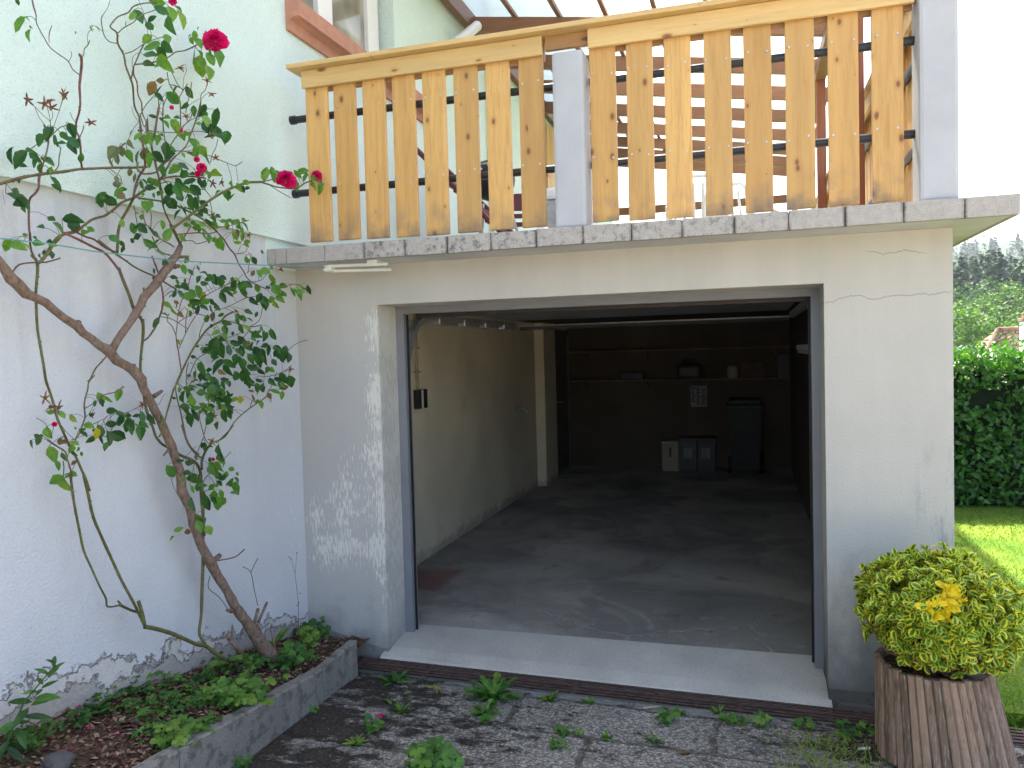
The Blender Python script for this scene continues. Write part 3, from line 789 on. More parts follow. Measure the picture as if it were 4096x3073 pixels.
# planting bed along the house: kerb stones, soil, weeds
def kerb_block(y0, y1, x0, x1, zt0, zt1, th, label):
    mb = MB()
    n = 26
    rows = []
    for i in range(n + 1):
        t = i / n; y = y0 + (y1 - y0) * t; xx = x0 + (x1 - x0) * t; zt = zt0 + (zt1 - zt0) * t + 0.007 * mnoise.noise(Vector((xx * 9, y * 14, 3)))
        b = 0.006 * mnoise.noise(Vector((y * 17, 2, 1)))
        rows.append(mb.add([(xx + b, y, G(xx, y) - 0.1), (xx + b, y, zt - 0.008), (xx - 0.009 + b, y, zt), (xx - th + .009, y, zt + b), (xx - th, y, zt - 0.01), (xx - th, y, G(xx, y) - 0.1)]))
    for a, b in zip(rows, rows[1:]):
        for k in range(5): mb.face([a + k, a + k + 1, b + k + 1, b + k])
    mb.face([rows[0] + k for k in range(6)]); mb.face([rows[-1] + k for k in range(6)])
    return tag(mb.build("kerb_stone", KERB), label, "kerb stone", "concrete kerb stones edging the planting bed")
kerb_block(-0.262, -0.645, 0.476, 0.480, 0.122, 0.104, 0.055, "short concrete kerb stone ending the planting bed beside the gutter grate")
kerb_block(-0.653, -1.75, 0.484, 0.500, 0.106, 0.225, 0.07, "long weathered concrete kerb stone of the planting bed, nearest the camera")
kerb_block(-1.758, -2.9, 0.502, 0.53, 0.228, 0.33, 0.07, "concrete kerb stone running out of the picture at bottom left")
def soil_z(x, y):
    t = max(0, min(1, x / 0.42))
    zk = 0.055 - 0.085 * (y + 0.25); zw = 0.05 - 0.165 * (y + 0.05)
    return zw * (1 - t) + zk * t + 0.02 * mnoise.noise(Vector((x * 7, y * 7, 0))) + 0.012 * mnoise.noise(Vector((x * 20, y * 20, 4)))
mb = MB(); idx = {}
NX, NY = 14, 70
for i in range(NX + 1):
    for j in range(NY + 1):
        y = -0.02 - j * 0.06
        kx = 0.455 + max(0, (-y - 0.6)) * 0.015
        x = -0.01 + kx * i / NX
        idx[i, j] = mb.add([(x, y, soil_z(x, y))])
for i in range(NX):
    for j in range(NY): mb.face([idx[i, j], idx[i, j + 1], idx[i + 1, j + 1], idx[i + 1, j]])
tag(mb.build("planting_bed_soil", SOIL, smooth=True), kind='structure')
# ------------------------------------------------------------------ balcony railing on the garage roof
rail = thing("balcony_railing", (1.8, -0.2, 2.38), "varnished pine balcony railing with upright boards along the garage front", "railing")
LEFT = [(0.234, 0.373), (0.415, 0.55), (0.596, 0.732), (0.779, 0.913), (0.96, 1.094), (1.144, 1.28), (1.327, 1.461), (1.511, 1.644)]
RIGHT = [(1.891, 2.026), (2.079, 2.212), (2.269, 2.4), (2.462, 2.593), (2.65, 2.78), (2.841, 2.973), (3.032, 3.166), (3.222, 3.357)]
ZB = [2.414, 2.414, 2.410, 2.406, 2.403, 2.404, 2.406, 2.406, 2.407, 2.401, 2.398, 2.396, 2.396, 2.397, 2.399, 2.402]
for i, (a, b) in enumerate(LEFT + RIGHT):
    mb = MB(); w = (b - a) / 2
    m = Matrix.Translation(((a + b) / 2, -0.19, 2.85)) @ Matrix.Rotation(R(rnd(-.12, .12)), 4, 'Y')
    mb.bbox(-w, w, -0.012, 0.012, ZB[i] - 2.85, 0.50, 0.004, m)
    o = mb.build("board", PINE, rail)
    for zz in (2.715, 3.142):
        for sx in (-0.37, 0.32):
            c = ((a + b) / 2 + sx * (b - a) + rnd(-.006, .006), -0.203, zz + rnd(-.008, .008) + .018)
            sc = MB(); sc.tube([c, (c[0], c[1] - 0.004, c[2])], 0.0055, 8); sc.build("screw", SCREW, o)
for a, b in ((0.229, 1.649), (1.890, 3.40)):
    mb = MB(); mb.bbox(a, b, -0.232, -0.208, 3.286, 3.384, 0.004); mb.build("top_board", PINEH, rail)
    mb = MB(); mb.bbox(a - .0, b + .0, -0.176, -0.150, 3.275, 3.384, 0.003); mb.build("inner_board", PINED, rail)
mb = MB(); mb.bbox(0.165, 3.41, -0.285, -0.09, 3.386, 3.412, 0.004); mb.build("handrail", PINEH, rail)
mb = MB(); mb.bbox(1.66, 1.888, -0.206, -0.18, 3.312, 3.385, 0.003); mb.build("joining_board", PINED, rail)
for zz in (2.712, 3.14):
    mb = MB(); mb.tube([(0.115, -0.152, zz), (1.70, -0.152, zz)], 0.021, 14); mb.tube([(0.105, -0.152, zz), (0.135, -0.152, zz)], 0.026, 14); mb.build("tube", IRON, rail)
    mb = MB(); mb.tube([(1.88, -0.152, zz), (3.41, -0.152, zz)], 0.021, 14); mb.build("tube", IRON, rail)
def post(x0, x1, y0, y1, z1, label):
    mb = MB(); mb.bbox(x0, x1, y0, y1, 2.373, z1, 0.018)
    return tag(mb.build("concrete_post", POSTG), label, "post", "grey concrete posts on the terrace edge")
post(1.706, 1.870, -0.262, -0.08, 3.278, "short grey concrete post between the two railing panels")
post(3.410, 3.572, -0.262, -0.08, 5.2, "tall grey concrete post at the outer corner of the terrace")
# side railing running back from the corner post
side = thing("side_railing", (3.46, 3, 2.38), "pine railing running back along the right edge of the terrace", "railing")
mb = MB(); mb.bbox(3.40, 3.56, -0.07, 7.3, 3.386, 3.412, 0.004); mb.build("handrail", PINEH, side)
mb = MB(); mb.bbox(3.425, 3.45, -0.07, 7.3, 3.286, 3.384, 0.004); mb.build("inner_board", PINEH, side)
mb = MB(); mb.bbox(3.52, 3.545, -0.07, 7.3, 3.286, 3.384, 0.004); mb.build("top_board", PINEH, side)
for zz in (2.712, 3.14):
    mb = MB(); mb.tube([(3.475, -0.08, zz), (3.475, 7.3, zz)], 0.021, 10); mb.build("tube", IRON, side)
for k in range(38):
    mb = MB(); y0 = 0.0 + k * 0.19
    mb.bbox(3.498, 3.520, y0, y0 + 0.135, 2.41, 3.34, 0.004); mb.build("board", PINE, side)

# veranda roof over the terrace
ver = thing("veranda_roof", (1.8, 5, 4.9), "brown timber veranda with a milky translucent roof over the terrace", "veranda")
ZH, TN = 5.15, 0.15
def zr(x): return ZH - TN * x
mb = MB(); mb.bbox(0.0, 0.07, 0.4, 9.3, ZH - 0.17, ZH - 0.01, 0.004); mb.build("wall_plate", BEAM, ver)
mr = lambda y: None
for y in (0.6, 1.5, 2.38, 3.33, 4.37, 5.25, 6.15, 7.05, 7.85, 8.6, 9.3):
    mb = MB()
    mb.prism([(0.07, zr(0.07) - 0.03), (3.58, zr(3.58) - 0.03), (3.58, zr(3.58) - 0.175), (0.07, zr(0.07) - 0.175)], 'y', y - 0.035, y + 0.035)
    mb.build("rafter", BEAM, ver)
for x in (0.49, 0.94, 1.40, 1.87, 2.33, 2.80, 3.26, 3.55):
    mb = MB(); mb.box(x - 0.02, x + 0.02, 0.2, 9.4, zr(x) - 0.029, zr(x) + 0.008); mb.build("purlin", BEAM, ver)
mb = MB()
n = 60
for i in range(n):
    x0 = 0.02 + i * 3.60 / n; x1 = x0 + 3.60 / n
    za = zr(x0) + 0.014 + 0.008 * math.sin(i * 1.4); zb = zr(x1) + 0.014 + 0.008 * math.sin((i + 1) * 1.4)
    mb.poly([(x0, 0.1, za), (x1, 0.1, zb), (x1, 9.5, zb), (x0, 9.5, za)])
mb.build("roof_sheet", SHEET, ver)
for x, y, zb in ((3.345, 1.35, 2.372), (3.365, 4.15, 2.372), (3.36, 8.9, 2.372)):
    mb = MB(); mb.bbox(x - .042, x + .042, y - 0.045, y + .045, zb, zr(x) - 0.17, 0.005); mb.build("post", BEAMZ, ver)
mb = MB(); mb.bbox(3.31, 3.41, 0.3, 9.3, zr(3.41) - .30, zr(3.41) - .176, 0.004); mb.build("eaves_beam", BEAM, ver)
mb = MB(); mb.bbox(0.3, 3.3, 9.19, 9.30, 4.05, 4.17, 0.004); mb.build("tie_beam", BEAM, ver)
# white drain pipe hanging below the wall plate
mb = MB(); mb.tube([(0.13, 3.22, 4.98), (0.11, 3.02, 4.84), (0.05, 2.82, 4.68)], 0.05, 14); 
tag(mb.build("downpipe", WHITEP), "short white plastic downpipe under the veranda beam on the green wall", "pipe")
# vertical boarding at the far end of the house wall
bd = thing("boarded_screen", (0.05, 7.5, 3), "screen of upright pine boards at the far end of the terrace", "screen")
for k in range(16):
    mb = MB(); y0 = 6.3 + k * 0.15; mb.bbox(0.02, 0.05, y0, y0 + 0.143, 2.40, 4.88, 0.004); mb.build("board", PINE, bd)

# things standing on the terrace
def garden_seat(loc, rz, label):
    """red metal slatted folding chair"""
    t = thing("metal_chair", loc, label, "chair")
    m = Matrix.Translation(loc) @ Matrix.Rotation(rz, 4, 'Z')
    def T(pts): return [m @ Vector(p) for p in pts]
    for s in (-1, 1):
        mb = MB(); mb.tube(T([(s * .21, -.22, 0), (s * .21, .02, .30), (s * .21, .20, .52), (s * .20, .27, .86)]), 0.012, 8)
        mb.tube(T([(s * .19, .24, 0), (s * .19, -.02, .30), (s * .19, -.2, .45)]), 0.012, 8); mb.build("leg", REDMET, t)
    mb = MB()
    for k in range(7): mb.box(-.2, .2, -.21 + k * .062, -.165 + k * .062, .45, .458, m)
    mb.build("seat", REDMET, t)
    mb = MB()
    for zz in (.62, .70): mb.box(-.2, .2, .215 + (zz - .55) * .2, .228 + (zz - .55) * .2, zz, zz + .045, m)
    n = 9
    for i in range(n):
        x0 = -.21 + .42 * i / n; x1 = x0 + .42 / n
        f = lambda xx: .88 + .06 * math.cos(xx / .21 * math.pi / 2)
        mb.prism([(x0, .77), (x1, .77), (x1, f(x1)), (x0, f(x0))], 'y', .262, .275)
        for q in range(0): pass
    if True:
        k0 = len(mb.v) - 8 * n
        for i in range(k0, len(mb.v)): mb.v[i] = tuple(m @ Vector(mb.v[i]))
    mb.build("backrest", REDMET, t)
    return t
garden_seat((0.42, 3.5, 2.372), R(200), "dark red metal chair with slatted seat behind the short grey post")
garden_seat((1.10, 3.7, 2.372), R(160), "dark red metal chair peeping out right of the short grey post")
lg = thing("folding_lounger", (0.6, 1.5, 2.372), "folded dark red lounger leaning diagonally against the green wall", "lounger")
for dy in (0, 0.5):
    mb = MB(); mb.tube([(0.10, 1.5 + dy, 3.44), (0.80, 1.5 + dy, 2.73), (1.10, 1.5 + dy, 2.40)], 0.022, 8); mb.build("frame", REDMET, lg)
mb = MB()
for k in range(13):
    t = 0.30 + k * 0.05; mb.box(0.10 + t * 1.0 - .02, 0.10 + t * 1.0 + .02, 1.5, 2.0, 3.40 - t, 3.42 - t)
mb.build("slats", REDMET, lg)
kb = thing("kettle_barbecue", (0.60, 2.1, 2.372), "black kettle barbecue with round lid behind the pine boards", "barbecue")
bm = bmesh.new(); bmesh.ops.create_uvsphere(bm, u_segments=20, v_segments=12, radius=0.2)
for v in bm.verts: v.co.z = v.co.z * 0.85 + 3.2; v.co.x += 0.60; v.co.y += 2.1
mb = MB(); mb.frombm(bm); mb.build("bowl", BLACKP, kb, smooth=True)
for a in (0.3, 2.4, 4.5):
    mb = MB(); mb.tube([(0.60 + .15 * math.cos(a), 2.1 + .15 * math.sin(a), 2.98), (0.60 + .3 * math.cos(a), 2.1 + .3 * math.sin(a), 2.372)], 0.012, 8); mb.build("leg", STEEL, kb)
mb = MB(); mb.tube([(0.58, 1.90, 3.25), (0.56, 1.87, 3.29), (0.64, 1.87, 3.29), (0.66, 1.90, 3.25)], 0.01, 8); mb.build("handle", STEEL, kb)
ck = thing("cool_box", (1.25, 2.4, 2.372), "white cool box with a steel clasp standing among the red chairs", "cool box")
mb = MB(); mb.bbox(1.0, 1.42, 2.2, 2.55, 2.60, 3.02, 0.03); mb.build("tub", STEEL, ck)
mb = MB(); mb.bbox(0.99, 1.43, 2.19, 2.56, 3.02, 3.12, 0.03); mb.build("lid", WHITEP, ck)
mb = MB(); mb.bbox(1.17, 1.26, 2.17, 2.19, 2.93, 3.05, 0.006); mb.build("clasp", STEEL, ck)
mb = MB(); mb.bbox(1.0, 1.42, 2.2, 2.55, 2.372, 2.60, 0.01); mb.build("stand", BLACKP, ck)
# white plastic garden chairs
def plastic_chair(loc, rz, label):
    t = thing("plastic_chair", loc, label, "chair", "white plastic chairs on the terrace")
    m = Matrix.Translation(loc) @ Matrix.Rotation(rz, 4, 'Z')
    for sx in (-1, 1):
        for sy in (-1, 1):
            mb = MB(); mb.tube([m @ Vector((sx * .24, sy * .24, 0)), m @ Vector((sx * .2, sy * .2, .42))], [.018, .025], 8); mb.build("leg", WHITEP, t)
        mb = MB(); mb.tube([m @ Vector(p) for p in ((sx * .25, -.22, .42), (sx * .27, -.2, .64), (sx * .27, .1, .66), (sx * .24, .27, .62))], .022, 8); mb.build("armrest", WHITEP, t)
    mb = MB(); mb.bbox(-.24, .24, -.24, .24, .41, .44, .01, m); mb.build("seat", WHITEP, t)
    mb = MB()
    for k in range(6):
        x = -.2 + k * .08; mb.tube([m @ Vector((x, .22, .44)), m @ Vector((x, .30, .82))], .014, 6)
    mb.tube([m @ Vector(p) for p in ((-.24, .22, .44), (-.24, .30, .80), (-.16, .32, .88), (.16, .32, .88), (.24, .30, .80), (.24, .22, .44))], .02, 8)
    mb.build("backrest", WHITEP, t)
plastic_chair((2.22, 3.2, 2.372), R(185), "white plastic garden chair seen through the right railing panel, nearer one")
plastic_chair((2.62, 3.7, 2.372), R(150), "white plastic garden chair seen through the right railing panel, farther right one")
mb = MB(); mb.poly([(1.50, -.05, 2.376), (1.62, -.12, 2.378), (1.56, 0.06, 2.46), (1.46, .1, 2.42)]); mb.poly([(1.62, -.12, 2.378), (1.66, 0.0, 2.39), (1.56, .06, 2.46)])
tag(mb.build("white_cloth", WHITEP), "crumpled white cloth lying on the terrace edge left of the short post", "cloth")

# clothesline and its arms under the slab
arms = thing("drying_rack", (0.4, -0.2, 2.27), "pair of white folded drying arms under the left end of the roof edge", "bracket")
for a, b in (((0.36, -0.225, 2.268), (0.72, -0.20, 2.262)), ((0.36, -0.185, 2.245), (0.70, -0.12, 2.24))):
    mb = MB(); mb.tube([a, b], 0.010, 8); mb.build("arm", WHITEP, arms)
mb = MB(); mb.bbox(0.325, 0.375, -0.232, -0.175, 2.238, 2.277, 0.012); mb.build("end_cap", WHITEP, arms)
mb = MB(); mb.box(0.60, 0.66, -.22, -.10, 2.262, 2.288); mb.build("fixing", WHITEP, arms)
# ------------------------------------------------------------------ rose: joints in millimetres (x y z radius)
ROSE_TRUNK = """130 -2125 2135 13 130 -2103 2111 14 130 -2063 2057 20 130 -2040 2037 21 130 -2004 2006 19 130 -1975 1999 16 130 -1920 1977 16 130 -1887 1952 16 130 -1839 1922 16 130 -1783 1893 17 130 -1754 1866 16 130 -1680 1821 17 130 -1617 1786 21 130 -1586 1753 20 130 -1537 1730 19 130 -1494 1709 23 130 -1456 1671 21 130 -1441 1630 19 130 -1407 1574 19 130 -1378 1520 18 130 -1334 1451 19 130 -1312 1406 18 130 -1290 1362 20 130 -1269 1302 19 130 -1242 1234 20 130 -1234 1145 21 130 -1186 1053 19 130 -1166 973 20 130 -1128 888 20 130 -1088 810 21 130 -1052 757 25 131 -1012 685 22 151 -963 588 22 168 -935 509 24 185 -878 419 26 201 -832 336 30 215 -781 258 35 231 -716 165 41|130 -1613 1795 16 130 -1581 1837 15 130 -1545 1877 16 130 -1508 1914 15 130 -1470 1958 16 130 -1441 1992 16 130 -1416 2027 18 130 -1367 2071 17 130 -1332 2098 18 130 -1291 2146 18 130 -1259 2177 22 130 -1233 2204 19 130 -1195 2240 16 130 -1172 2282 12|130 -2064 2054 20 130 -2052 2041 10|130 -1783 1896 10 130 -1771 1912 10|130 -1502 1722 15 130 -1501 1739 12|130 -1383 1593 11 130 -1333 1614 7|130 -1352 2083 11 130 -1332 2082 10|130 -1244 2189 17 130 -1230 2194 13|130 -1219 2181 12 130 -1183 2188 8|130 -1411 2048 6 130 -1418 2071 4|130 -1216 2224 9 130 -1122 2238 6|130 -1624 1805 9 130 -1622 1821 6|130 -1991 2001 15 130 -2001 1992 10|130 -1052 757 16 130 -984 779 12|174 -971 499 12 173 -1003 513 8|178 -909 461 15 176 -863 454 7|189 -811 383 8 171 -749 437 9|186 -770 378 8 163 -658 442 7|191 -800 370 11 209 -763 279 10|208 -1039 383 10 203 -1050 409 9|204 -1045 403 9 225 -985 294 10|214 -1025 352 6 191 -990 435 4|223 -686 191 7 197 -680 301 4|130 -1423 1997 4 130 -1410 1987 3|130 -1306 1349 6 130 -1342 1323 4"""
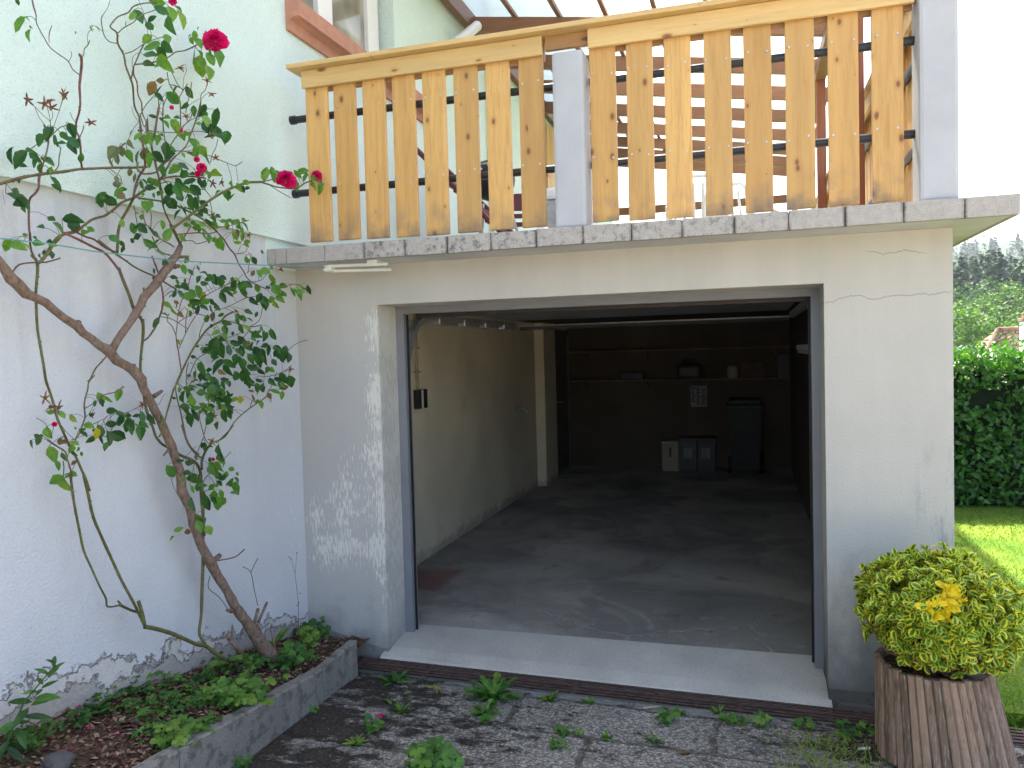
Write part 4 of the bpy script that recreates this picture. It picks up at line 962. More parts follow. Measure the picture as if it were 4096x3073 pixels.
ROSE_CANE = """110 -1896 3109 3 139 -1919 3072 3 126 -1898 3051 2 89 -1864 3043 2 84 -1846 3023 2 117 -1858 2983 2 140 -1860 2949 2 120 -1820 2948 2 85 -1751 2956 2 87 -1720 2945 2 123 -1737 2904 2 140 -1719 2886 2|159 -1737 2957 5 156 -1725 2947 5 120 -1691 2929 5 104 -1684 2886 5 131 -1716 2839 5 162 -1747 2767 4 151 -1745 2729 4 115 -1725 2702 4 106 -1718 2670 4 138 -1737 2640 4 163 -1757 2592 4 146 -1741 2548 4 110 -1701 2528 4|124 -1693 2961 2 92 -1647 3001 2 67 -1618 3034 2 85 -1618 3047 2 120 -1643 3051 2|86 -1618 3057 1 54 -1586 3099 1 62 -1581 3122 1 99 -1595 3118 1|116 -1836 2973 1 113 -1830 3011 2 148 -1849 3028 1|197 -1815 2937 1 227 -1842 2908 1 255 -1883 2869 1|198 -1832 2702 1 232 -1858 2670 1 228 -1842 2660 1|220 -2010 2669 1 227 -1999 2632 1 195 -1950 2626 1 170 -1918 2611 1 189 -1932 2591 1|137 -1931 2701 1 111 -1877 2690 1 80 -1817 2687 1 89 -1823 2660 1|174 -1916 2704 1 138 -1872 2689 1 137 -1866 2643 1|101 -1826 2730 1 88 -1809 2706 1 118 -1849 2674 1|69 -1738 2799 2 91 -1783 2728 1 125 -1844 2650 1 121 -1855 2621 1|72 -1848 3055 1 108 -1898 3046 1 115 -1928 3035 1 82 -1912 3044 1|119 -1715 2645 2 136 -1714 2674 2 110 -1683 2701 2|257 -1984 2565 2 240 -1923 2617 2 204 -1857 2644 2|230 -1937 2585 2 194 -1891 2563 2 182 -1870 2558 2 212 -1908 2510 2 240 -1939 2472 2 225 -1943 2455 2|198 -1953 2622 4 177 -1920 2595 4 200 -1942 2553 3 233 -1987 2496 3 228 -1995 2466 3 193 -1975 2446 3|93 -1883 2474 5 106 -1902 2445 5 142 -1939 2400 4 148 -1963 2374 4 115 -1952 2364 4 92 -1939 2345 4 112 -1960 2297 4 146 -1992 2246 4 145 -1988 2218 4 109 -1957 2195 4 92 -1938 2169 4 118 -1952 2149 3|100 -1943 2152 6 136 -1956 2126 6 152 -1970 2089 6 125 -1956 2023 5 95 -1932 1957 5 105 -1940 1876 5 141 -1963 1805 5 150 -1962 1736 5 119 -1927 1684 5 93 -1885 1629 5 111 -1890 1588 5 146 -1909 1536 5 147 -1888 1487 5 113 -1830 1426 5 93 -1784 1378 5 117 -1781 1322 5 149 -1796 1294 5 143 -1774 1241 5|104 -1760 1300 6 130 -1768 1224 6 111 -1729 1123 6 76 -1654 1018 6 76 -1604 908 6 111 -1597 826 6 130 -1564 734 6 105 -1501 650 6 117 -1486 592 5|127 -1845 1314 5 119 -1827 1200 5 83 -1774 1082 5 72 -1746 989 5 102 -1741 917 4 129 -1736 852 4 114 -1688 779 4 78 -1645 729 4 75 -1575 714 4 108 -1619 746 4|125 -1627 734 6 91 -1535 680 6 70 -1458 641 6|219 -2026 1472 3 191 -1967 1445 3 204 -1936 1417 3 240 -1964 1395 3 246 -1961 1368 3 213 -1922 1329 3 190 -1904 1284 3 210 -1921 1248 3 245 -1947 1215 3|117 -1486 592 10 121 -1429 564 10 131 -1344 515 9 146 -1272 462 9 159 -1206 414 9 163 -1151 386 9 180 -1111 338 9 197 -1044 279 8|73 -1468 696 8 105 -1485 653 8 112 -1481 597 8|96 -1066 1192 9 128 -1092 1111 9 119 -1080 1023 8 82 -1041 901 8 72 -1034 802 8 103 -1076 762 8 129 -1123 648 8 113 -1118 516 7 134 -1160 446 7 163 -1151 386 7|144 -1111 907 8 145 -1115 1022 8 111 -1079 1130 8 91 -1051 1171 8 114 -1086 1223 7 147 -1150 1263 7 141 -1185 1287 7 105 -1194 1302 7 92 -1219 1324 6|144 -1106 1226 6 115 -1070 1255 6 86 -1021 1275 6 101 -1020 1303 6 137 -1032 1335 6 141 -1017 1349 6|237 -1139 1362 4 203 -1055 1358 4 207 -1023 1374 4 243 -1027 1401 4 258 -1010 1430 4|197 -1068 1353 4 190 -992 1368 4 223 -997 1399 3 247 -1000 1431 3 228 -925 1459 3 193 -791 1492 3 194 -687 1526 3 229 -681 1551 3|133 -1219 1450 4 160 -1237 1411 4 191 -1256 1373 4 181 -1215 1335 4 145 -1134 1295 4 135 -1086 1279 5|109 -1080 1293 4 144 -1171 1335 4 146 -1203 1376 4 111 -1174 1413 4 91 -1161 1457 4 115 -1203 1513 3 148 -1261 1579 3 141 -1259 1622 3 105 -1212 1642 3|161 -1278 1641 5 173 -1270 1673 5 143 -1217 1697 5 115 -1160 1726 5 130 -1131 1785 5 166 -1116 1844 5 170 -1050 1901 5 137 -909 1941 5 114 -846 1968 5 136 -804 1993 5|250 -1499 1427 4 228 -1453 1449 4 194 -1391 1502 4 198 -1374 1547 4 234 -1388 1610 4 249 -1383 1644 4 221 -1317 1684 4|230 -1322 1695 3 194 -1291 1777 3 187 -1291 1820 3 220 -1335 1861 2 244 -1354 1905 2 224 -1325 1942 2 190 -1253 2021 2 191 -1233 2031 2|144 -1227 1805 2 127 -1159 1875 2 153 -1151 1923 2 184 -1155 1955 2|111 -1140 1876 2 129 -1155 1939 2 164 -1181 1988 2|153 -1345 1945 2 189 -1334 1937 2 200 -1298 1920 2 170 -1216 1902 2 142 -1156 1897 2|152 -1240 1920 2 173 -1228 1938 2 150 -1122 1972 2|126 -1223 1863 2 113 -1231 1908 2 77 -1220 1935 2 71 -1198 1969 2|144 -1409 1860 4 109 -1332 1902 4 92 -1286 1946 4 119 -1297 1984 4 150 -1323 2021 4 139 -1313 2061 4 103 -1279 2097 3|203 -1438 1896 4 178 -1458 1850 4 197 -1507 1836 4|50 -1342 1939 7 58 -1351 1876 7 95 -1410 1785 6 106 -1431 1718 6 75 -1388 1642 6 48 -1349 1564 6 64 -1351 1501 6 100 -1366 1454 6 103 -1353 1411 6 69 -1278 1367 6 47 -1214 1345 6|53 -1472 2154 7 87 -1486 2098 7 108 -1477 2031 7 85 -1429 1975 7 51 -1357 1945 7 57 -1347 1918 7|177 -1872 2243 5 206 -1837 2222 5 191 -1750 2204 5 155 -1652 2193 5 150 -1600 2155 5 183 -1612 2127 5|168 -1935 2165 6 164 -1912 2194 6 128 -1849 2232 6 113 -1792 2256 6 140 -1777 2262 6 170 -1771 2282 5 159 -1707 2321 5 123 -1612 2351 5 115 -1546 2392 5 147 -1539 2417 5 172 -1504 2438 5|158 -1488 2442 5 125 -1394 2489 5 101 -1317 2533 5 120 -1272 2572 5 155 -1286 2595 4 154 -1247 2646 4 119 -1170 2695 4|243 -1947 2216 7 212 -1956 2183 7 221 -1986 2151 7 257 -2047 2114 6 268 -2076 2100 6|80 -2013 2084 3 79 -1984 2115 3 113 -1962 2124 3 133 -1914 2130 3 109 -1828 2155 3|112 -1749 2268 4 141 -1733 2249 4 169 -1722 2239 4 155 -1680 2230 4 119 -1603 2219 4 114 -1543 2210 4|97 -1620 2251 5 130 -1576 2204 5 126 -1522 2184 4 90 -1423 2163 4 75 -1334 2145 4 103 -1300 2126 4 133 -1278 2099 4 121 -1215 2083 4|147 -1578 2201 6 153 -1579 2240 6 121 -1539 2297 6 97 -1490 2356 6 116 -1472 2404 6 151 -1476 2448 6|184 -1513 2438 5 158 -1471 2495 5 127 -1411 2554 5 137 -1386 2599 5 173 -1425 2631 5 183 -1446 2693 4 152 -1416 2771 4|136 -1400 2750 4 101 -1366 2824 4 100 -1390 2866 4 135 -1433 2930 4 154 -1467 2953 4 130 -1464 3011 4 98 -1437 3071 4 104 -1475 3103 4 141 -1516 3126 4 153 -1563 3129 3 124 -1526 3163 3 95 -1454 3226 3 110 -1414 3256 3 146 -1420 3275 3 151 -1373 3305 3 117 -1285 3350 3 95 -1192 3394 3|148 -1523 3080 2 136 -1553 3077 2 166 -1613 3076 2 194 -1654 3104 2 179 -1634 3142 2 143 -1565 3207 1 139 -1543 3252 1|194 -1569 3098 2 216 -1558 3122 2 250 -1546 3141 2 245 -1507 3179 2 209 -1438 3225 2 195 -1378 3261 2 223 -1362 3277 2 252 -1351 3301 2|72 -1401 3091 2 108 -1394 3099 2 114 -1342 3144 2 81 -1254 3198 2 57 -1142 3262 2|94 -1395 2981 3 110 -1396 3030 3 83 -1350 3073 3 52 -1283 3149 3 63 -1268 3188 3 99 -1288 3214 3|139 -1333 3191 1 120 -1315 3228 1 85 -1288 3276 1 85 -1292 3309 1 120 -1352 3317 1 139 -1380 3320 1|219 -1518 2974 3 183 -1479 2962 3 172 -1450 2940 3 202 -1481 2877 3 229 -1493 2834 3 214 -1474 2798 3 178 -1416 2788 2 175 -1409 2763 2 209 -1447 2723 2|165 -1390 2802 4 145 -1367 2756 4|81 -1294 2838 2 95 -1331 2791 2 131 -1395 2829 2|104 -1382 3047 3 140 -1336 3063 3 156 -1294 3086 3 128 -1194 3141 3 98 -1108 3198 3 109 -1055 3223 3 145 -1031 3248 3 154 -989 3281 2 122 -880 3341 2|105 -1398 3029 1 130 -1423 3055 1 111 -1377 3094 1 76 -1324 3114 1|176 -1266 3044 2 167 -1243 2996 2 130 -1159 2987 2 120 -1121 2971 2 151 -1157 2906 2 178 -1195 2820 2|102 -1166 3104 1 68 -1104 3108 2 47 -1044 3077 2 71 -1036 3047 2|188 -1181 2984 1 159 -1137 3059 1 174 -1136 3090 1 210 -1185 3098 1 215 -1218 3083 1|197 -1221 2939 2 200 -1197 2978 2 236 -1208 3002 2|205 -1141 3034 2 238 -1196 2963 2 262 -1251 2891 2 243 -1237 2862 2|191 -1013 3069 2 223 -1070 3018 2 213 -1088 2992 2 177 -1047 2956 2 167 -1050 2927 2 198 -1115 2861 2 225 -1174 2799 1|256 -1064 2997 1 258 -1106 2985 1 223 -1096 2973 1 203 -1122 2953 1 227 -1197 2907 1|102 -1241 2952 2 72 -1207 2900 3 44 -1189 2872 3 59 -1218 2806 2|127 -1214 2957 2 93 -1203 2917 2 98 -1215 2877 2 134 -1258 2787 2|214 -1407 2885 2 208 -1444 2841 2 240 -1511 2782 2 264 -1548 2756 2|172 -1488 2826 1 199 -1506 2784 1 230 -1515 2749 1|128 -940 2981 1 163 -909 2979 1 164 -898 2970 1|164 -1315 2872 5 176 -1343 2817 5 145 -1328 2749 5 118 -1318 2716 5 133 -1320 2651 5 169 -1350 2592 5 173 -1338 2532 4 139 -1292 2502 4 117 -1259 2456 4 139 -1268 2410 4 173 -1284 2366 4 169 -1261 2341 4|158 -1263 2363 7 135 -1214 2340 7 101 -1145 2307 7 106 -1136 2286 7|118 -966 3016 3 82 -954 2947 3 76 -999 2848 3 109 -1078 2768 3 132 -1169 2703 3 112 -1199 2666 2 78 -1188 2621 2 80 -1218 2586 2|132 -1279 2568 4 116 -1332 2531 4 143 -1460 2457 4|63 -1056 2846 3 82 -1113 2803 3 117 -1201 2730 3 117 -1231 2669 3 82 -1249 2622 3|116 -939 2951 2 152 -1090 2882 2 163 -1178 2818 2|243 -1185 2896 2 263 -1230 2839 2|155 -1165 2952 2 141 -1147 2886 2 105 -1112 2834 2|94 -1201 2949 2 58 -1166 2854 2 42 -1137 2768 2|72 -1209 2588 4 48 -1116 2620 4 67 -1040 2636 4 102 -1016 2636 4 101 -933 2645 4|129 -2096 2384 6 139 -2046 2407 6 175 -2036 2416 6 185 -1999 2430 5 154 -1909 2460 6 127 -1811 2489 6 144 -1751 2510 5 180 -1708 2519 5 182 -1629 2539 5 148 -1505 2569 5 127 -1413 2592 5 150 -1382 2600 5|107 -1399 2591 4 142 -1411 2565 4 162 -1381 2569 4 138 -1304 2601 4 105 -1195 2686 4|120 -1417 2459 4 149 -1373 2458 4 134 -1268 2468 4 98 -1153 2476 4 93 -1094 2468 4 127 -1070 2447 4 149 -1032 2425 4 128 -947 2408 4 94 -855 2397 4|112 -937 2415 4 108 -873 2389 4 72 -771 2365 4 57 -714 2332 4 85 -708 2298 4 115 -719 2246 3 103 -665 2215 3 67 -588 2190 3 124 -622 2155 3|264 -822 2132 3 231 -702 2122 3 207 -596 2119 2 227 -552 2125 2 261 -530 2133 2 260 -450 2152 2 225 -314 2162 2|145 -1205 2712 2 114 -1080 2739 2 124 -1008 2746 2 160 -968 2740 2 170 -909 2733 2 139 -792 2743 2 112 -704 2756 2 130 -673 2782 2|82 -803 2873 2 81 -817 2830 2 116 -896 2769 2 135 -937 2719 2|52 -1263 2800 2 82 -1237 2796 2 109 -1177 2805 2 94 -1049 2840 2 58 -917 2884 2 54 -833 2896 2|72 -1112 2626 2 105 -1160 2577 2 101 -1184 2536 2 65 -1160 2492 2|119 -1044 2621 2 125 -1083 2564 2 92 -1078 2519 2|215 -1051 2521 2 188 -1055 2557 2 157 -1044 2565 2|107 -903 2479 2 72 -867 2535 2 71 -871 2558 2|60 -1280 2343 2 49 -1259 2408 2 79 -1297 2421 2|123 -1445 2424 2 147 -1461 2362 2 180 -1487 2302 2|97 -1366 2415 2 133 -1395 2356 2 139 -1374 2334 2|253 -1059 2375 2 269 -990 2392 2 242 -890 2420 2 211 -755 2457 2|121 -1476 2683 3 102 -1511 2640 3 67 -1506 2622 3|179 -1196 2299 2 142 -1102 2314 2 132 -1061 2305 2 163 -1037 2317 2 189 -994 2344 2|192 -1268 2317 3 172 -1158 2339 3 195 -1121 2345 3 228 -1096 2342 3 222 -1036 2358 3|110 -1075 2383 3 125 -1128 2338 3 161 -1204 2292 3|216 -1448 2311 3 252 -1445 2272 3 267 -1406 2252 3 240 -1349 2248 3|157 -1382 2294 3 181 -1379 2241 3 162 -1319 2228 3 127 -1237 2232 3|139 -782 2287 2 129 -682 2309 2 93 -608 2339 2|164 -711 2199 2 130 -644 2265 2 122 -617 2302 2 134 -661 2309 2|124 -622 2159 2 141 -554 2176 2 157 -491 2250 2|116 -1306 2144 4 120 -1333 2187 4 156 -1387 2207 4|86 -1242 2115 3 118 -1241 2095 3 142 -1229 2077 3|218 -1242 2083 2 249 -1256 2130 2 239 -1220 2170 2|235 -1146 2045 2 235 -1089 2071 2 201 -983 2099 2 181 -882 2131 3|183 -1009 1987 2 153 -901 2005 2 125 -787 2032 2 141 -714 2064 2 177 -668 2078 2|82 -811 1948 3 49 -696 1944 3 54 -636 1933 3 90 -618 1920 3 139 -581 1928 3|93 -878 1897 2 87 -847 1870 2 120 -855 1841 2 143 -869 1824 2|82 -606 1921 2 136 -589 1953 2 141 -565 2018 2|94 -676 1860 2 129 -653 1913 2|127 -1066 1858 2 138 -1066 1892 2 107 -990 1945 2|248 -1244 1963 2 224 -1116 1951 2|109 -840 1856 2 73 -699 1879 2 68 -623 1893 2|65 -1086 1660 2 49 -1037 1694 2 77 -1046 1732 2 107 -1048 1762 2 96 -956 1788 2|198 -1256 1629 2 217 -1275 1697 2 252 -1300 1736 2|185 -406 1783 2 194 -369 1814 2 208 -308 1838 2 221 -246 1850 2|248 -744 1655 2 268 -675 1658 2 245 -550 1675 2 212 -429 1688 2|168 -748 1489 2 153 -705 1528 2|245 -802 1521 2 209 -784 1537 2|175 -693 1560 2 151 -606 1607 2 171 -619 1632 2|177 -588 1567 2 186 -555 1621 2 223 -577 1672 2|172 -1088 1348 2 207 -1158 1386 2 227 -1201 1442 2 202 -1180 1477 2 170 -1131 1511 2 177 -1063 1551 2|156 -1098 1387 2 183 -1107 1452 2|112 -857 1852 1 107 -751 1791 1 71 -638 1728 1|132 -824 1803 1 100 -638 1808 1 146 -562 1815 1|221 -1179 1391 2 190 -1177 1338 2 201 -1227 1275 2 237 -1287 1237 2|199 -1014 1264 2 199 -957 1292 2|199 -1382 1237 1 229 -1401 1191 1 257 -1401 1147 1 241 -1364 1118 1|120 -1078 1153 2 154 -1083 1193 2 148 -1023 1199 2|203 -1322 1292 1 208 -1275 1322 1 175 -1179 1348 1|235 -1920 1460 3 208 -1870 1482 3 178 -1828 1505 3 189 -1823 1538 3 225 -1860 1581 3 233 -1861 1614 3 202 -1817 1645 3 176 -1784 1672 3 194 -1771 1699 2|190 -1799 1677 3 155 -1752 1688 3 155 -1727 1724 3 191 -1734 1748 3 209 -1724 1772 3|191 -1822 1572 2 180 -1752 1595 2 211 -1742 1620 2 238 -1721 1628 2 222 -1653 1645 2|130 -1764 1530 1 153 -1759 1555 1 186 -1782 1575 1|167 -1818 1489 2 203 -1799 1508 2 207 -1756 1523 1 174 -1680 1536 1 151 -1589 1532 1 173 -1558 1546 1 207 -1550 1564 1|201 -1979 1519 1 216 -2005 1481 1|146 -1960 1621 1 126 -1919 1592 1|245 -2090 1558 1 209 -2026 1535 1 199 -2001 1513 1|222 -1965 1386 2 203 -1945 1359 2 227 -1973 1328 2|53 -1806 1503 1 68 -1796 1474 1 104 -1798 1449 1|214 -1480 1567 1 250 -1493 1564 1 264 -1484 1597 1 236 -1432 1605 1|134 -698 436 2 130 -718 527 2 121 -730 624 2 75 -732 651 2|128 -739 627 2 134 -681 688 2|204 -434 195 2 209 -409 258 2|220 -369 153 2 227 -331 202 2|74 -934 736 3 79 -800 720 3 115 -766 755 3|74 -992 676 2 107 -1050 633 2 130 -1004 577 2 109 -901 471 2|178 -1296 2335 7 187 -1245 2369 6 202 -1166 2429 6 215 -1093 2484 6 229 -1007 2542 6 242 -928 2585 6 258 -824 2631 6 273 -727 2653 6|273 -727 2653 4 281 -671 2651 4 292 -590 2650 4 310 -455 2670 4 318 -388 2708 4 326 -319 2738 4|273 -727 2653 3 284 -646 2680 3 291 -599 2701 3|281 -671 2651 2 292 -592 2629 2 305 -496 2609 2"""
